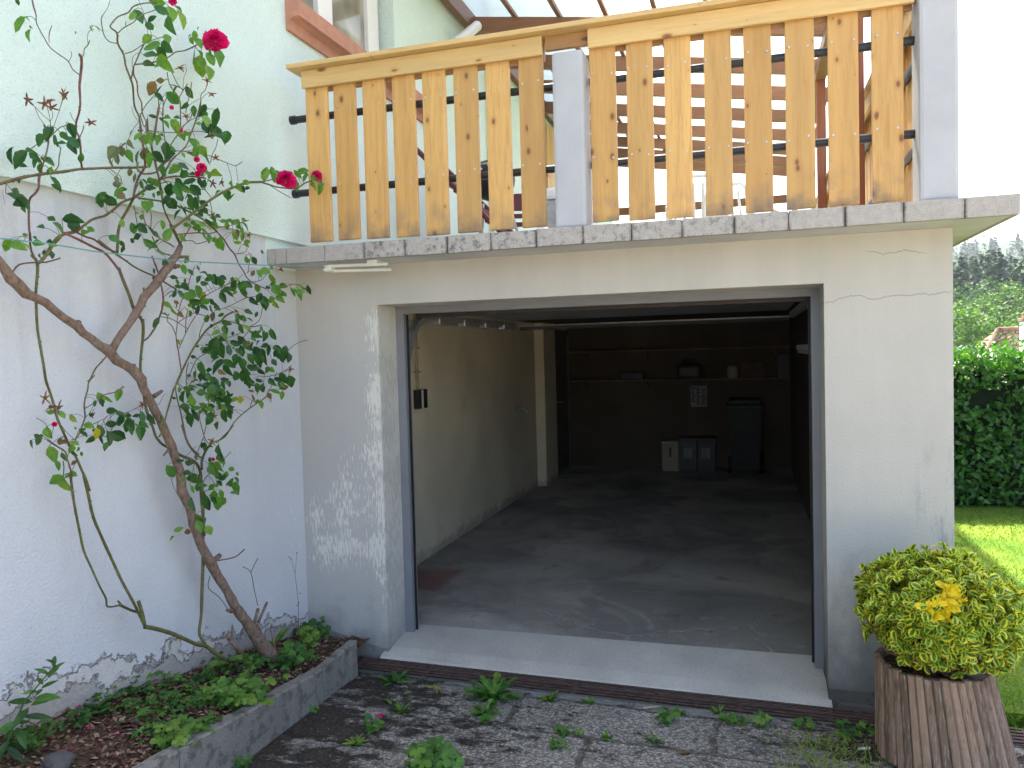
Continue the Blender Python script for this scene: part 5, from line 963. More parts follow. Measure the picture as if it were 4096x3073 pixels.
ROSE_LEAF = """192 -2038 2959 64 150 0|224 -2028 2973 21 20 0|257 -2093 2998 21 100 1|129 -1641 3099 23 100 0|91 -1569 3137 28 20 0|256 -1557 3164 43 170 0|92 -1333 3282 63 60 1|248 -1375 3268 57 10 1|111 -1147 3356 74 70 2|236 -1231 3283 84 60 2|231 -1309 3232 99 75 1|248 -1447 3166 60 60 1|189 -1396 3137 53 150 0|248 -1438 3084 87 175 0|126 -1257 3152 42 80 0|211 -1301 3135 78 50 1|150 -1335 3103 74 10 1|251 -1368 3038 88 65 0|229 -1174 3228 25 160 0|175 -1066 3276 52 90 0|185 -1047 3252 48 60 0|95 -981 3220 71 110 0|96 -933 3191 98 85 0|197 -999 3133 78 75 0|178 -1035 3205 48 55 0|246 -1051 3201 43 100 1|199 -916 3229 89 75 0|115 -835 3288 46 80 0|155 -1182 3009 67 10 1|228 -1184 2968 58 60 1|184 -1321 2986 37 180 3|92 -1272 2982 66 115 3|241 -1408 2905 63 140 1|239 -1314 2906 64 40 1|105 -1288 2852 37 10 1|188 -1293 2831 40 20 0|159 -1195 2865 33 0 1|232 -1297 2790 64 60 0|146 -1250 2823 37 30 0|132 -976 2963 65 120 1|178 -937 2927 100 100 1|264 -1122 2856 66 80 0|107 -1231 3379 69 10 0|111 -1099 3404 53 40 1|202 -1938 2594 60 115 1|249 -1957 2558 45 90 1|182 -1854 2612 54 40 1|168 -1805 2586 51 60 1|244 -1870 2575 53 40 1|230 -1861 2623 60 60 1|102 -1980 2505 81 125 1|249 -2066 2498 34 30 1|125 -1930 2520 53 50 1|144 -1960 2485 46 160 1|241 -1987 2484 58 30 1|166 -1950 2471 42 130 1|234 -1965 2452 27 30 0|120 -1840 2436 68 55 1|247 -2180 2310 59 100 1|122 -2007 2343 90 35 1|117 -1985 2318 28 70 1|179 -2068 2360 30 20 1|151 -1898 2294 35 35 1|188 -1832 2293 78 0 1|253 -2039 2231 33 20 1|218 -1928 2256 48 25 1|91 -2036 2181 55 120 0|146 -2041 2176 51 30 0|188 -2042 2175 30 20 0|178 -1990 2189 41 0 0|219 -1813 2251 32 20 0|177 -1740 2274 29 30 0|104 -1748 2278 22 0 0|134 -1623 2419 75 20 1|243 -1753 2372 46 100 1|154 -1611 2410 56 55 1|228 -1641 2434 48 140 0|267 -1666 2413 33 40 3|203 -1588 2459 37 10 1|212 -1477 2409 49 50 0|200 -1435 2424 38 80 0|146 -1542 2331 34 90 0|254 -1423 2334 38 80 0|174 -1477 2322 61 165 1|254 -1544 2299 44 50 1|145 -1465 2285 50 160 1|246 -1503 2243 60 40 1|232 -1432 2212 45 40 1|200 -1976 2152 31 30 1|170 -1920 2155 31 70 1|115 -1237 2321 56 120 1|229 -1682 2247 47 20 1|155 -1559 2242 30 60 1|209 -1641 2594 67 115 5|114 -1491 2645 47 80 5|105 -1550 2586 46 95 5|116 -1521 2605 46 90 5|236 -1655 2481 37 80 5|122 -1534 2496 42 80 5|252 -1648 2471 36 90 5|157 -1498 2549 35 110 5|194 -1513 2520 38 100 5|153 -1444 2629 66 110 5|202 -1536 2655 42 70 5|107 -1443 2637 55 80 0|162 -1403 2644 63 75 5|259 -1491 2595 57 70 0|122 -1358 2728 52 20 0|208 -1496 2694 46 150 0|149 -1414 2745 28 0 3|144 -1381 2718 60 10 0|94 -1293 2767 37 0 0|94 -1248 2757 49 110 0|261 -1419 2713 31 50 1|239 -1264 2745 52 65 0|234 -1225 2773 36 40 0|235 -1191 2738 57 60 0|262 -1399 2661 66 95 1|119 -1210 2703 70 90 1|195 -1275 2697 36 60 0|179 -1353 2646 63 40 1|193 -1412 2644 70 70 0|259 -1421 2562 50 110 1|227 -1304 2597 67 150 0|264 -1292 2613 51 30 1|111 -1055 2732 42 30 0|207 -1086 2730 66 50 0|212 -1076 2699 54 100 1|224 -1157 2712 57 110 0|201 -1140 2627 41 60 1|240 -1116 2628 45 60 0|145 -959 2652 34 80 0|257 -1059 2628 58 30 2|163 -1133 2584 62 160 1|198 -1105 2583 62 80 1|251 -1311 2541 43 40 1|217 -1355 2535 35 30 1|146 -1336 2535 55 20 0|131 -1350 2516 47 0 1|149 -1313 2497 36 120 0|203 -1316 2506 67 110 1|269 -1345 2498 70 70 1|252 -1283 2518 63 40 1|162 -1090 2552 62 50 1|162 -1075 2536 50 40 1|237 -1184 2467 68 80 1|141 -1101 2500 50 110 1|164 -1263 2462 60 50 1|92 -1093 2461 62 60 1|123 -1185 2428 57 140 1|187 -1070 2491 45 30 1|215 -1003 2553 38 160 0|201 -906 2561 55 80 1|156 -803 2639 35 90 0|261 -893 2593 51 60 0|202 -778 2612 39 100 1|145 -501 2755 75 110 0|160 -441 2775 61 60 0|265 -1553 2478 41 80 1|268 -1537 2494 34 20 1|256 -1520 2397 52 70 0|199 -1432 2427 34 30 0|146 -1421 2477 31 30 0|106 -929 2909 48 70 1|136 -945 2893 74 80 1|130 -889 2890 88 40 1|257 -1007 2804 67 50 1|251 -962 2823 64 100 1|230 -1140 2844 25 0 0|117 -1105 2390 37 20 0|133 -1059 2384 46 10 0|144 -979 2418 51 40 1|261 -1101 2409 40 40 1|119 -905 2419 43 60 0|232 -876 2431 30 50 0|213 -906 2424 55 10 0|188 -744 2434 57 40 0|263 -1006 2394 29 80 0|137 -1019 2378 42 10 0|184 -1179 2450 48 20 1|118 -1148 2508 45 60 1|107 -957 2482 38 40 1|96 -991 2458 47 20 1|147 -873 2441 39 10 0|112 -1054 2405 33 30 0|101 -655 2654 44 60 0|269 -1420 2291 57 110 0|142 -1170 2173 48 80 0|250 -1347 2095 27 60 1|216 -1302 2079 31 20 1|222 -1336 2043 35 120 1|208 -1320 2120 39 10 1|261 -1275 2146 35 40 1|248 -1204 2171 24 60 1|219 -1131 2158 36 0 1|191 -1135 2126 44 130 1|215 -1128 2106 32 20 1|220 -1088 2135 53 50 1|189 -1013 2136 62 70 1|180 -966 2128 58 60 1|118 -1135 2096 53 50 1|242 -1319 2048 35 30 1|177 -1160 2065 48 40 1|102 -1027 2082 62 70 0|120 -1023 2058 50 120 4|247 -1164 2022 51 90 0|136 -1138 2050 53 20 0|160 -1121 2021 57 10 1|213 -1172 1979 48 110 1|245 -1174 1992 47 20 1|149 -991 2028 46 60 1|160 -965 2006 46 70 1|166 -928 2058 59 75 1|95 -774 2091 44 20 1|248 -1011 2083 57 150 1|93 -744 2118 53 160 0|263 -913 2097 71 85 1|117 -672 2105 67 80 1|118 -770 2139 52 130 1|243 -914 2141 33 0 2|238 -820 2125 51 30 1|133 -588 2127 49 60 0|190 -651 2195 49 70 0|176 -580 2219 58 10 0|219 -749 2188 35 120 3|158 -490 2185 59 65 0|239 -599 2138 44 80 1|269 -618 2110 62 60 0|217 -495 2095 36 100 1|256 -652 2054 48 160 0|259 -575 2067 53 30 0|165 -472 2043 50 80 2|243 -425 2112 59 65 0|240 -349 2121 51 0 0|208 -290 2104 61 50 0|223 -219 2140 62 70 1|201 -452 2147 50 10 0|254 -753 2061 56 110 1|146 -547 2053 81 75 1|206 -740 2047 52 50 1|251 -847 1988 42 15 1|198 -814 1955 43 40 1|97 -618 1958 40 40 1|204 -874 1937 51 90 1|136 -744 1907 52 70 1|244 -856 1905 42 20 2|209 -977 1895 45 80 1|145 -884 1931 47 20 1|251 -1104 1876 40 150 0|203 -562 1879 67 60 1|151 -593 1910 27 90 0|240 -710 1879 35 110 0|250 -699 1863 52 100 1|251 -788 1866 55 20 1|249 -807 1849 34 10 1|209 -1330 1965 50 60 0|216 -1294 1955 35 50 3|199 -1301 2009 23 60 3|185 -1280 1996 23 90 3|268 -1320 1970 31 90 4|154 -1154 1967 36 80 0|105 -1251 2007 44 20 0|218 -1452 1915 49 120 1|180 -1271 1832 27 60 0|188 -1041 1955 53 110 3|198 -1094 1945 40 120 1|135 -743 2401 40 80 3|126 -752 2384 48 60 0|103 -660 2394 45 110 0|231 -1129 2326 52 100 0|254 -1125 2314 44 80 1|215 -1001 2311 62 110 0|111 -850 2325 48 70 0|266 -935 2317 37 10 0|239 -813 2339 39 10 2|182 -747 2331 39 20 0|90 -615 2279 41 90 0|242 -764 2250 43 60 1|202 -1438 2304 38 60 1|202 -1368 2182 35 120 1|93 -1301 2117 40 120 1|222 -1087 1823 72 120 1|96 -876 1804 98 85 1|176 -1051 1825 41 130 1|116 -862 1863 51 60 0|155 -1003 1783 50 60 0|250 -1123 1752 60 160 1|225 -1155 1790 36 170 1|237 -991 1793 53 80 1|144 -812 1831 56 20 1|160 -781 1843 56 30 1|199 -791 1817 64 60 1|96 -705 1858 40 40 1|164 -791 1790 60 90 1|265 -984 1746 61 110 1|226 -880 1721 92 80 1|245 -1000 1727 65 30 1|144 -951 1713 92 150 1|214 -979 1693 74 75 1|232 -1051 1687 40 30 3|217 -1122 1700 36 180 1|169 -1115 1705 73 100 1|121 -1032 1665 58 80 1|93 -1058 1678 41 90 1|250 -1155 1667 59 70 1|258 -972 1664 49 110 1|140 -797 1669 39 50 3|226 -859 1665 80 100 1|163 -747 1629 69 100 1|203 -768 1748 64 60 1|242 -763 1735 73 70 1|148 -570 1742 67 100 1|202 -716 1784 65 60 1|143 -576 1772 67 80 1|182 -581 1793 62 90 1|166 -484 1784 68 70 1|179 -434 1779 83 100 1|185 -411 1752 64 90 1|255 -576 1744 44 90 1|162 -504 1728 41 60 1|226 -640 1678 53 30 0|139 -597 1679 54 30 1|268 -849 1704 63 20 1|180 -438 1643 55 60 1|191 -394 1614 78 80 1|169 -483 1631 41 10 1|258 -676 1625 56 50 1|210 -572 1570 58 10 0|250 -575 1548 49 90 0|180 -449 1586 50 170 3|154 -549 1544 45 50 3|151 -617 1556 36 90 0|172 -650 1503 44 80 0|268 -854 1553 38 70 3|122 -665 1576 31 20 3|134 -778 1537 43 70 4|242 -982 1549 53 150 0|173 -469 1600 46 60 1|265 -772 1596 43 85 1|143 -638 1596 49 70 1|192 -747 1629 30 40 1|209 -716 1636 39 10 1|253 -1275 1654 42 170 3|104 -1083 1766 25 10 1|242 -1269 1629 39 20 1|122 -1154 1614 52 20 1|219 -1263 1596 54 70 1|95 -1156 1577 61 120 1|228 -1260 1563 58 70 0|123 -1181 1530 48 10 1|127 -1166 1513 56 90 1|96 -1126 1465 69 95 1|148 -1149 1512 44 60 1|149 -1135 1485 53 40 1|267 -1279 1532 42 0 1|199 -1157 1509 40 130 1|156 -1084 1518 69 40 0|268 -1202 1578 47 100 1|121 -972 1569 71 85 0|129 -1026 1626 45 10 1|262 -1129 1625 56 50 1|261 -1163 1605 67 90 1|213 -1049 1599 57 60 1|266 -1076 1627 48 70 1|100 -818 1625 35 60 1|253 -1057 1652 36 20 1|217 -1037 1583 61 80 1|210 -1042 1553 57 40 1|242 -1025 1548 61 100 1|109 -831 1504 65 50 1|126 -900 1465 85 110 1|115 -847 1469 47 60 1|176 -1074 1468 65 100 1|188 -1087 1511 53 20 0|187 -938 1578 46 60 1|155 -1111 1626 40 10 1|224 -1183 1595 47 10 1|241 -1355 1619 27 90 1|227 -1077 1533 52 80 1|97 -1889 1562 39 10 0|118 -1863 1554 42 50 0|129 -1821 1532 39 60 2|133 -1944 1489 45 75 0|193 -2028 1488 20 0 1|125 -1981 1464 38 110 1|202 -2080 1461 40 125 1|152 -1906 1451 35 20 3|155 -1888 1447 35 15 3|217 -1926 1428 38 100 0|260 -1948 1452 37 20 0|124 -1918 1405 66 75 0|153 -1899 1388 45 80 1|267 -1957 1412 27 40 1|128 -1826 1359 32 150 3|95 -1886 1300 67 145 0|124 -1866 1279 71 80 0|239 -1858 1508 38 10 0|222 -1865 1481 38 20 1|259 -1922 1499 20 150 1|180 -1763 1467 46 100 4|97 -1710 1433 47 135 1|145 -1697 1444 62 80 1|219 -1745 1447 64 90 1|161 -1691 1408 47 130 1|115 -1586 1439 63 35 1|158 -1661 1496 44 0 1|173 -1623 1505 55 85 1|154 -1655 1549 40 0 1|170 -1626 1535 44 30 1|115 -1524 1515 34 20 1|95 -1501 1477 68 85 1|231 -1630 1491 40 130 1|222 -1596 1524 33 170 1|165 -1499 1508 56 90 1|111 -1451 1441 77 85 1|143 -1476 1478 45 35 1|190 -1483 1499 56 80 1|251 -1839 1591 27 110 1|177 -1733 1610 46 60 0|265 -1815 1593 34 80 1|185 -1645 1614 54 110 0|123 -1292 1244 67 60 1|201 -1172 1349 40 150 1|198 -1147 1338 44 80 1|198 -1040 1306 70 75 1|220 -1057 1263 41 40 0|94 -909 1208 60 60 0|169 -1049 1207 66 70 0|234 -1166 1237 40 100 1|115 -945 1166 55 70 1|98 -874 1159 47 110 0|123 -858 1191 34 10 0|141 -896 1127 60 120 0|168 -891 1095 77 95 0|147 -852 1136 39 50 1|204 -1122 1143 49 140 0|121 -955 1132 42 40 1|152 -1041 1085 62 100 0|212 -1085 1061 70 85 0|188 -1028 1092 50 70 0|263 -1320 1171 42 50 0|259 -1352 1251 42 0 1|136 -1185 1268 36 10 1|150 -1185 1205 60 160 1|187 -1209 1191 52 90 1|188 -1156 1089 81 90 1|156 -1094 1061 82 85 1|245 -1298 1099 66 80 1|125 -1123 993 45 60 0|175 -1180 969 65 70 0|111 -1244 966 45 170 0|249 -1208 960 48 75 0|197 -1287 968 32 90 3|268 -1256 1022 27 60 1|116 -1107 1142 45 100 1|277 -695 2706 65 110 0|287 -626 2723 52 60 0|311 -443 2748 54 60 0|317 -396 2774 64 0 0|309 -460 2686 63 80 0|320 -372 2745 64 100 0|329 -293 2712 55 70 0|335 -245 2704 70 80 0|329 -290 2756 56 30 0"""
ROSE_BLOOM = """240 -1007 3277 55|240 -1288 3339 27|299 -538 2712 51|331 -276 2772 45|240 -1138 2642 35|240 -1172 2671 20|240 -1148 1281 14|240 -2011 1528 14|240 -1283 2778 24|240 -1325 2862 14|240 -1173 2605 22"""
ROSE_HIP = """200 -2020 2694|169 -1921 2712|146 -1877 2737|192 -1849 2763|235 -1776 2675|163 -1885 2709|192 -1196 3083|171 -985 3096|216 -1013 3018|246 -1239 2847|238 -1051 2810|172 -944 2737|186 -995 2602|140 -864 2636|198 -1021 2445|234 -791 2376|233 -510 2230|148 -801 1994|188 -1012 1513|149 -1009 1474|190 -392 1687|240 -836 1824|171 -1983 1622|233 -2018 1592|245 -1996 1588|230 -1832 1548|162 -1492 1563|241 -1150 1369|242 -1904 2740"""
# ------------------------------------------------------------------ climbing rose trained along the house wall
def unpack(s, n): return [[tuple(int(a) * 0.001 for a in r.split()[i:i + n]) for i in range(0, len(r.split()), n)] for r in s.split('|')]
rose = thing("climbing_rose", (0.22, -0.47, 0.08), "leggy climbing rose with crimson blooms and a thick woody stem on the grey wall", "rose bush")
def densify(row, jit=0.0, step=0.05):
    out = []
    for a, b in zip(row, row[1:]):
        d = (Vector(b[:3]) - Vector(a[:3])).length; k = max(1, int(d / step))
        for i in range(k):
            t = i / k
            out.append([a[j] + (b[j] - a[j]) * t for j in range(4)])
    out.append(list(row[-1]))
    if jit:
        for o in out[1:-1]:
            for j in range(3): o[j] += rnd(-jit, jit) * o[3]
            o[3] *= rnd(0.93, 1.10)
    return out
def smooth_path(row):
    """Catmull-Rom through the joints"""
    P = [Vector(r[:3]) for r in row]; W = [r[3] for r in row]; out = []
    n = len(P)
    if n < 3: return [list(P[i]) + [W[i]] for i in range(n)]
    for i in range(n - 1):
        p0, p1, p2, p3 = P[max(0, i - 1)], P[i], P[i + 1], P[min(n - 1, i + 2)]
        for k in range(3):
            t = k / 3
            q = 0.5 * ((2 * p1) + (p2 - p0) * t + (2 * p0 - 5 * p1 + 4 * p2 - p3) * t * t + (3 * p1 - p0 - 3 * p2 + p3) * t ** 3)
            out.append(list(q) + [W[i] + (W[i + 1] - W[i]) * t])
    out.append(list(P[-1]) + [W[-1]])
    return out
mb = MB()
for r in unpack(ROSE_TRUNK, 4):
    d = densify(r, 0.10, 0.035) if len(r) > 2 else r
    mb.tube([q[:3] for q in d], [q[3] for q in d], 12)
mb.build("stem", BARK, rose, smooth=True)
mb = MB()
CANEPTS = []
for i, r in enumerate(unpack(ROSE_CANE, 4)):
    d = smooth_path(r)
    w = max(q[3] for q in d)
    mb.a = rnd(0.55, 0.8) if w > 0.016 else (rnd(0.0, 0.5) if w > 0.005 else rnd(0.2, 1.0))
    mb.tube([q[:3] for q in d], [max(0.0011, q[3] * rnd(.95, 1.05)) for q in d], 7)
    for q in d:
        CANEPTS.append(q)
        if q[3] > 0.0025 and random.random() < 0.55:      # thorns
            v = rvec(); p = Vector(q[:3]); a = v.cross(rvec()).normalized()
            b = mb.add([p + a * q[3] * 1.2, p - a * q[3] * 1.2, p + v * (q[3] + 0.005)]); mb.face([b, b + 1, b + 2])
mb.build("canes", CANE, rose, smooth=True, attr=True)
VIEW = Vector((0.42, -0.86, 0.18)).normalized()
RIGHTV = Vector((0.95, 0.29, 0)).normalized()
TONES = {0: (0.40, 0.10), 1: (0.10, 0.12), 2: (0.56, 0.05), 3: (0.86, 0.02), 4: (0.71, 0.02), 5: (1.0, 0.02)}
mb = MB()
lv = [int(a) for a in ROSE_LEAF.replace('|', ' ').split()]
def roseleaf(p, L, ang, c, extra=0):
    d = RIGHTV * math.cos(ang) - Vector((0, 0, 1)) * math.sin(ang)
    n = (VIEW + rvec() * 0.85 + Vector((0, 0, 0.25))).normalized()
    d = (d + VIEW * rnd(-.4, .4) + rvec() * .15).normalized()
    t, s = TONES[c]; mb.a = max(0, min(1, t + rnd(-s, s)))
    L *= 1.05
    mb.leaf(p - d * L * .5, d, n, L, L * rnd(.50, .76), rnd(-.05, .42), rnd(-.1, .5), 0.17, rnd(.8, 1.15))
    # leaf stalk to the nearest cane
    return p - d * L * .5
stalk = mb
for i in range(0, len(lv), 6):
    p = Vector(lv[i:i + 3]) * 0.001
    c = lv[i + 5]
    b = roseleaf(p, lv[i + 3] * 0.001, R(lv[i + 4]), c)
    best = min(CANEPTS, key=lambda q: (Vector(q[:3]) - b).length_squared)
    e = Vector(best[:3])
    if 0.004 < (e - b).length < 0.11:
        mb.cur = 1; stalk.a = rnd(0, .6); mid = (e + b) / 2 + Vector((0, 0, .008))
        stalk.tube([b, mid, e], 0.0011, 4, False); mb.cur = 0
    # small companions around the dense leaves so the sprays read as pinnate foliage
    if c in (0, 1) and random.random() < 0.6:
        q = p + Vector((rnd(-.05, .05), rnd(-.05, .05), rnd(-.05, .05)))
        q.x = max(q.x, 0.04)
        roseleaf(q, lv[i + 3] * 0.001 * rnd(.5, .85), R(rnd(0, 180)), c)
mb.build("foliage", [ROSELEAF, CANE], rose, attr=True)
def bloom(c, r):
    mb = MB(); c = Vector(c)
    ax = (VIEW + rvec() * 0.4).normalized()
    u = ax.orthogonal().normalized(); w = ax.cross(u)
    for ring, (n, op, sz, hgt) in enumerate(((7, 1.0, 0.95, -0.25), (7, 0.72, 0.85, 0.05), (6, 0.48, 0.7, 0.25), (5, 0.26, 0.5, 0.38), (4, 0.1, 0.36, 0.45))):
        for k in range(n):
            a = 2 * math.pi * (k + rnd(-.2, .2)) / n + ring * .5
            o = (u * math.cos(a) + w * math.sin(a))
            mb.a = rnd(0, .45) + 0.1 * (ring < 2) + (0.4 if random.random() < .15 else 0)
            base = c + ax * r * (hgt - .35) + o * r * op * .15
            d = (o * op + ax * (1.05 - op)).normalized()
            mb.leaf(base, d, (ax * op - o * (1 - op)).normalized(), r * sz * 1.05, r * sz * 1.15, rnd(.15, .35), rnd(-.25, .3), 0.08, 1.75)
    o = mb.build("bloom", PETAL, rose, attr=True)
    mb = MB(); mb.a = .3
    for k in range(5):
        a = 2 * math.pi * k / 5; oo = u * math.cos(a) + w * math.sin(a)
        mb.leaf(c - ax * r * .5, (oo - ax * .5).normalized(), ax, r * .8, r * .2)
    mb.build("sepals", ROSELEAF, o, attr=True)
for r in unpack(ROSE_BLOOM, 4):
    bloom(r[0][:3], r[0][3] * (1.0 if r[0][3] > 0.045 else 0.62))
for r in unpack(ROSE_HIP, 3):
    mb = MB(); c = Vector(r[0]); ax = (VIEW + rvec() * .8).normalized(); u = ax.orthogonal().normalized(); w = ax.cross(u)
    t = rnd(0, 1)
    for k in range(5):
        a = 2 * math.pi * k / 5 + rnd(-.3, .3); o = (u * math.cos(a) + w * math.sin(a) + ax * rnd(-.2, .4)).normalized()
        mb.a = max(0, min(1, t + rnd(-.2, .2))); mb.leaf(c, o, ax, rnd(.018, .032), .008, .1, .2)
    mb.a = 0.1; mb.tube([c - ax * .008, c, c + ax * .006], [.004, .008, .003], 8)
    mb.build("spent_flower", HIP, rose, attr=True)

tag((lambda m: (m.tube([(0.28, -2.9, 2.15), (0.28, -2.226, 2.167), (0.286, -2.051, 2.173), (0.292, -1.853, 2.168), (0.299, -1.625, 2.172), (0.305, -1.455, 2.175), (0.311, -1.159, 2.194), (0.317, -0.74, 2.223), (0.324, -0.6, 2.236), (0.33, -0.291, 2.262), (0.34, -0.225, 2.262)], 0.0026, 6), m.build("clothesline", LINE))[1])(MB()),
    "thin green clothesline strung through the rose to the white arms", "line")

# ------------------------------------------------------------------ weeds
def weed_rosette(name, x, y, r, label, cat="weed", group=None, n=None, tones=(0.3, 0.6), tall=0.5, base=None, wide=0.32, lobes=True):
    z = (G(x, y) if base is None else base) - 0.004
    mb = MB(); n = n or int(12 + r * 140)
    for k in range(n):
        a = 2 * math.pi * k / n + rnd(-.4, .4); el = rnd(0.1, 1.0) * tall
        L = r * rnd(.65, 1.1)
        d = Vector((math.cos(a) * math.cos(el), math.sin(a) * math.cos(el), math.sin(el)))
        mb.a = rnd(*tones)
        p = Vector((x, y, z)) + Vector((math.cos(a), math.sin(a), 0)) * r * rnd(0, .15)
        if lobes and L > .05:
            q = p
            for s in range(4):
                t0 = s / 4
                mb.leaf(p + d * L * t0 - Vector((0, 0, 1)) * .25 * L * t0 * t0, (d + Vector((0, 0, -.25 * t0))).normalized(), Vector((0, 0, 1)) + rvec() * .3, L * .42, L * rnd(.2, .34), .15, .2, .25)
        else:
            mb.leaf(p, d, Vector((0, 0, 1)) + rvec() * .3, L, L * wide, rnd(.05, .25), rnd(.1, .5), .12)
    return tag(mb.build(name, WEED, attr=True), label, cat, group)
def weed_clover(name, x, y, r, label, base=None, stem=0.5, n=None, tones=(.3, .65), leafs=(.25, .42), group=None, cat="weed"):
    """upright weed: stalks carrying rounded lobed leaves"""
    z = (G(x, y) if base is None else base) - 0.005
    mb = MB(); n = n or int(7 + r * 90)
    for k in range(n):
        a = rnd(0, 2 * math.pi); rr = r * math.sqrt(random.random()) * .85; h = r * rnd(.25, 1.0) * stem * 2
        top = Vector((x + rr * math.cos(a), y + rr * math.sin(a), z + h))
        mb.a = rnd(*tones)
        mb.tube([(x + rr * .25 * math.cos(a), y + rr * .25 * math.sin(a), z), (x + rr * .7 * math.cos(a), y + rr * .7 * math.sin(a), z + h * .7), top], [.0016, .0012, .001], 4, False)
        nn = (Vector((rnd(-.5, .5) + .15, rnd(-.5, .5) - .35, 1))).normalized()
        s = r * rnd(*leafs); b0 = rnd(0, 6.28)
        for q in range(random.choice((3, 3, 5))):
            b = b0 + q * 2 * math.pi / 3.4
            u = nn.orthogonal().normalized(); w = nn.cross(u)
            mb.leaf(top, u * math.cos(b) + w * math.sin(b), nn, s, s * .85, .08, .12, .2, 1.3)
    return tag(mb.build(name, WEED, attr=True), label, cat, group)

GW = "weeds in the driveway joints"
DW = [(0.727, -0.29, .085, 'r', "broad leaved weed by the kerb end, in front of the gutter grate"),
      (0.975, -0.33, .06, 'p', "pale wilted weed between two dandelions near the gutter"),
      (1.321, -0.33, .135, 'r', "largest dandelion rosette against the gutter grate"),
      (1.346, -0.56, .08, 'r', "dandelion just in front of the largest rosette"),
      (1.391, -0.66, .045, 'c', "tiny round leaved seedling below the second dandelion"),
      (1.621, -0.29, .075, 's', "small flat bright rosette at mid gutter"),
      (1.831, -0.29, .05, 'f', "feathery tuft of weed right of the flat bright rosette"),
      (0.932, -0.66, .055, 'f', "bushy low weed left of the dandelions on the mossy slab"),
      (0.851, -0.6, .05, 't', "single upright leaf weed on the mossy slab"),
      (0.897, -0.88, .06, 'c', "round leaved weed below the crimson petal"),
      (0.882, -1.05, .06, 'f', "yellowish low weed beside the kerb near the bottom edge"),
      (1.33, -1.20, .14, 'b', "big leafy weed clump cut by the bottom edge"),
      (1.773, -0.69, .05, 'c', "clover like weed in the middle slab joint"),
      (1.85, -0.675, .035, 'c', "creeping weed just right of the clover in the middle joint"),
      (1.795, -0.83, .045, 'c', "weed growing where two slab joints cross"),
      (1.993, -0.68, .045, 'f', "low yellow green tuft in the slab joint"),
      (2.242, -0.42, .065, 'c', "weed patch at the head of the cross joint"),
      (2.287, -0.3, .05, 'f', "trailing weed between cross joint and gutter"),
      (2.478, -0.235, .045, 'f', "little fern like tuft touching the grate"),
      (2.209, -0.65, .055, 'r', "thin grassy weed at the foot of the cross joint"),
      (2.536, -0.36, .055, 'c', "weed beside the yellow fallen petal"),
      (2.6, -0.33, .045, 'c', "weed right of the yellow fallen petal"),
      (2.71, -0.34, .06, 'c', "spreading weed on the dirt strip by the gutter"),
      (2.882, -0.31, .055, 'c', "weed near the right end of the threshold"),
      (3.07, -0.37, .07, 'c', "leafy weed left of the slatted tub"),
      (3.15, -0.27, .05, 'c', "weed tucked between tub and gutter grate")]
for x, y, r, k, lab in DW:
    kw = dict(group=GW)
    if k == 'r': weed_rosette("dandelion", x, y, r, lab, "dandelion", tones=(.3, .6), tall=.9, **kw)
    elif k == 'p': weed_rosette("wilted_weed", x, y, r, lab, tones=(.7, .95), tall=.5, lobes=False, **kw)
    elif k == 's': weed_rosette("rosette_weed", x, y, r, lab, tones=(.45, .68), tall=.55, lobes=False, wide=.4, **kw)
    elif k == 'f': weed_rosette("tufted_weed", x, y, r, lab, tones=(.35, .75), tall=1.2, n=26, lobes=False, wide=.22, **kw)
    elif k == 't': weed_rosette("upright_weed", x, y, r * 1.5, lab, tones=(.5, .62), tall=1.5, n=3, lobes=False, wide=.4, **kw)
    elif k == 'b': weed_clover("leafy_weed", x, y, r, lab, stem=.38, n=48, tones=(.25, .6), leafs=(.2, .32), **kw)
    else: weed_clover("clover_weed", x, y, r, lab, **kw)
# weeds and ferns in the bed
GB = "weeds in the planting bed"
BW = [(0.40, -1.27, .10, "bright lobed mallow weed hanging over the long kerb, left of its twin", (.5, .7)),
      (0.42, -1.16, .10, "bright lobed mallow weed hanging over the long kerb, right of its twin", (.45, .65)),
      (0.33, -1.32, .09, "rounded weed on the soil behind the mallows", (.45, .62)),
      (0.33, -1.08, .085, "three leaved weed in the middle of the bed", (.5, .65)),
      (0.18, -0.80, .06, "weed at the foot of the thick rose stem", (.4, .65)),
      (0.30, -0.72, .11, "dense green weed between rose stem and kerb", (.2, .5)),
      (0.20, -0.40, .10, "yellowing weed clump right of the rose stem", (.45, .85)),
      (0.17, -0.20, .09, "dark green weed in the bed corner by the garage", (.1, .4)),
      (0.33, -0.55, .07, "small weed behind the short kerb stone", (.3, .6)),
      (0.42, -1.52, .09, "leafy weed spilling onto the kerb above the bottom edge", (.4, .6)),
      (0.42, -1.66, .10, "bright weed on the kerb at left of the spilling one", (.5, .66)),
      (0.10, -1.86, .06, "single dark leaf weed against the peeling wall", (.15, .3)),
      (0.12, -2.06, .08, "pale green weed at the foot of the tall seedling", (.3, .45)),
      (0.46, -0.77, .05, "weed clinging to the outer face of the kerb joint", (.4, .6)),
      (0.47, -1.42, .05, "weed at the outer foot of the long kerb", (.3, .5))]
for i, (x, y, r, lab, tn) in enumerate(BW):
    b = soil_z(min(x, .42), y) if i < 13 else G(x, y)
    if i == 13: x, b = .50, -0.075
    if i == 14: x, b = .53, G(.545, y)
    weed_clover("bed_weed", x, y, r, lab, base=b, stem=.6, tones=tn, leafs=(.20, .34), n=int(10 + r * 170), group=GB)
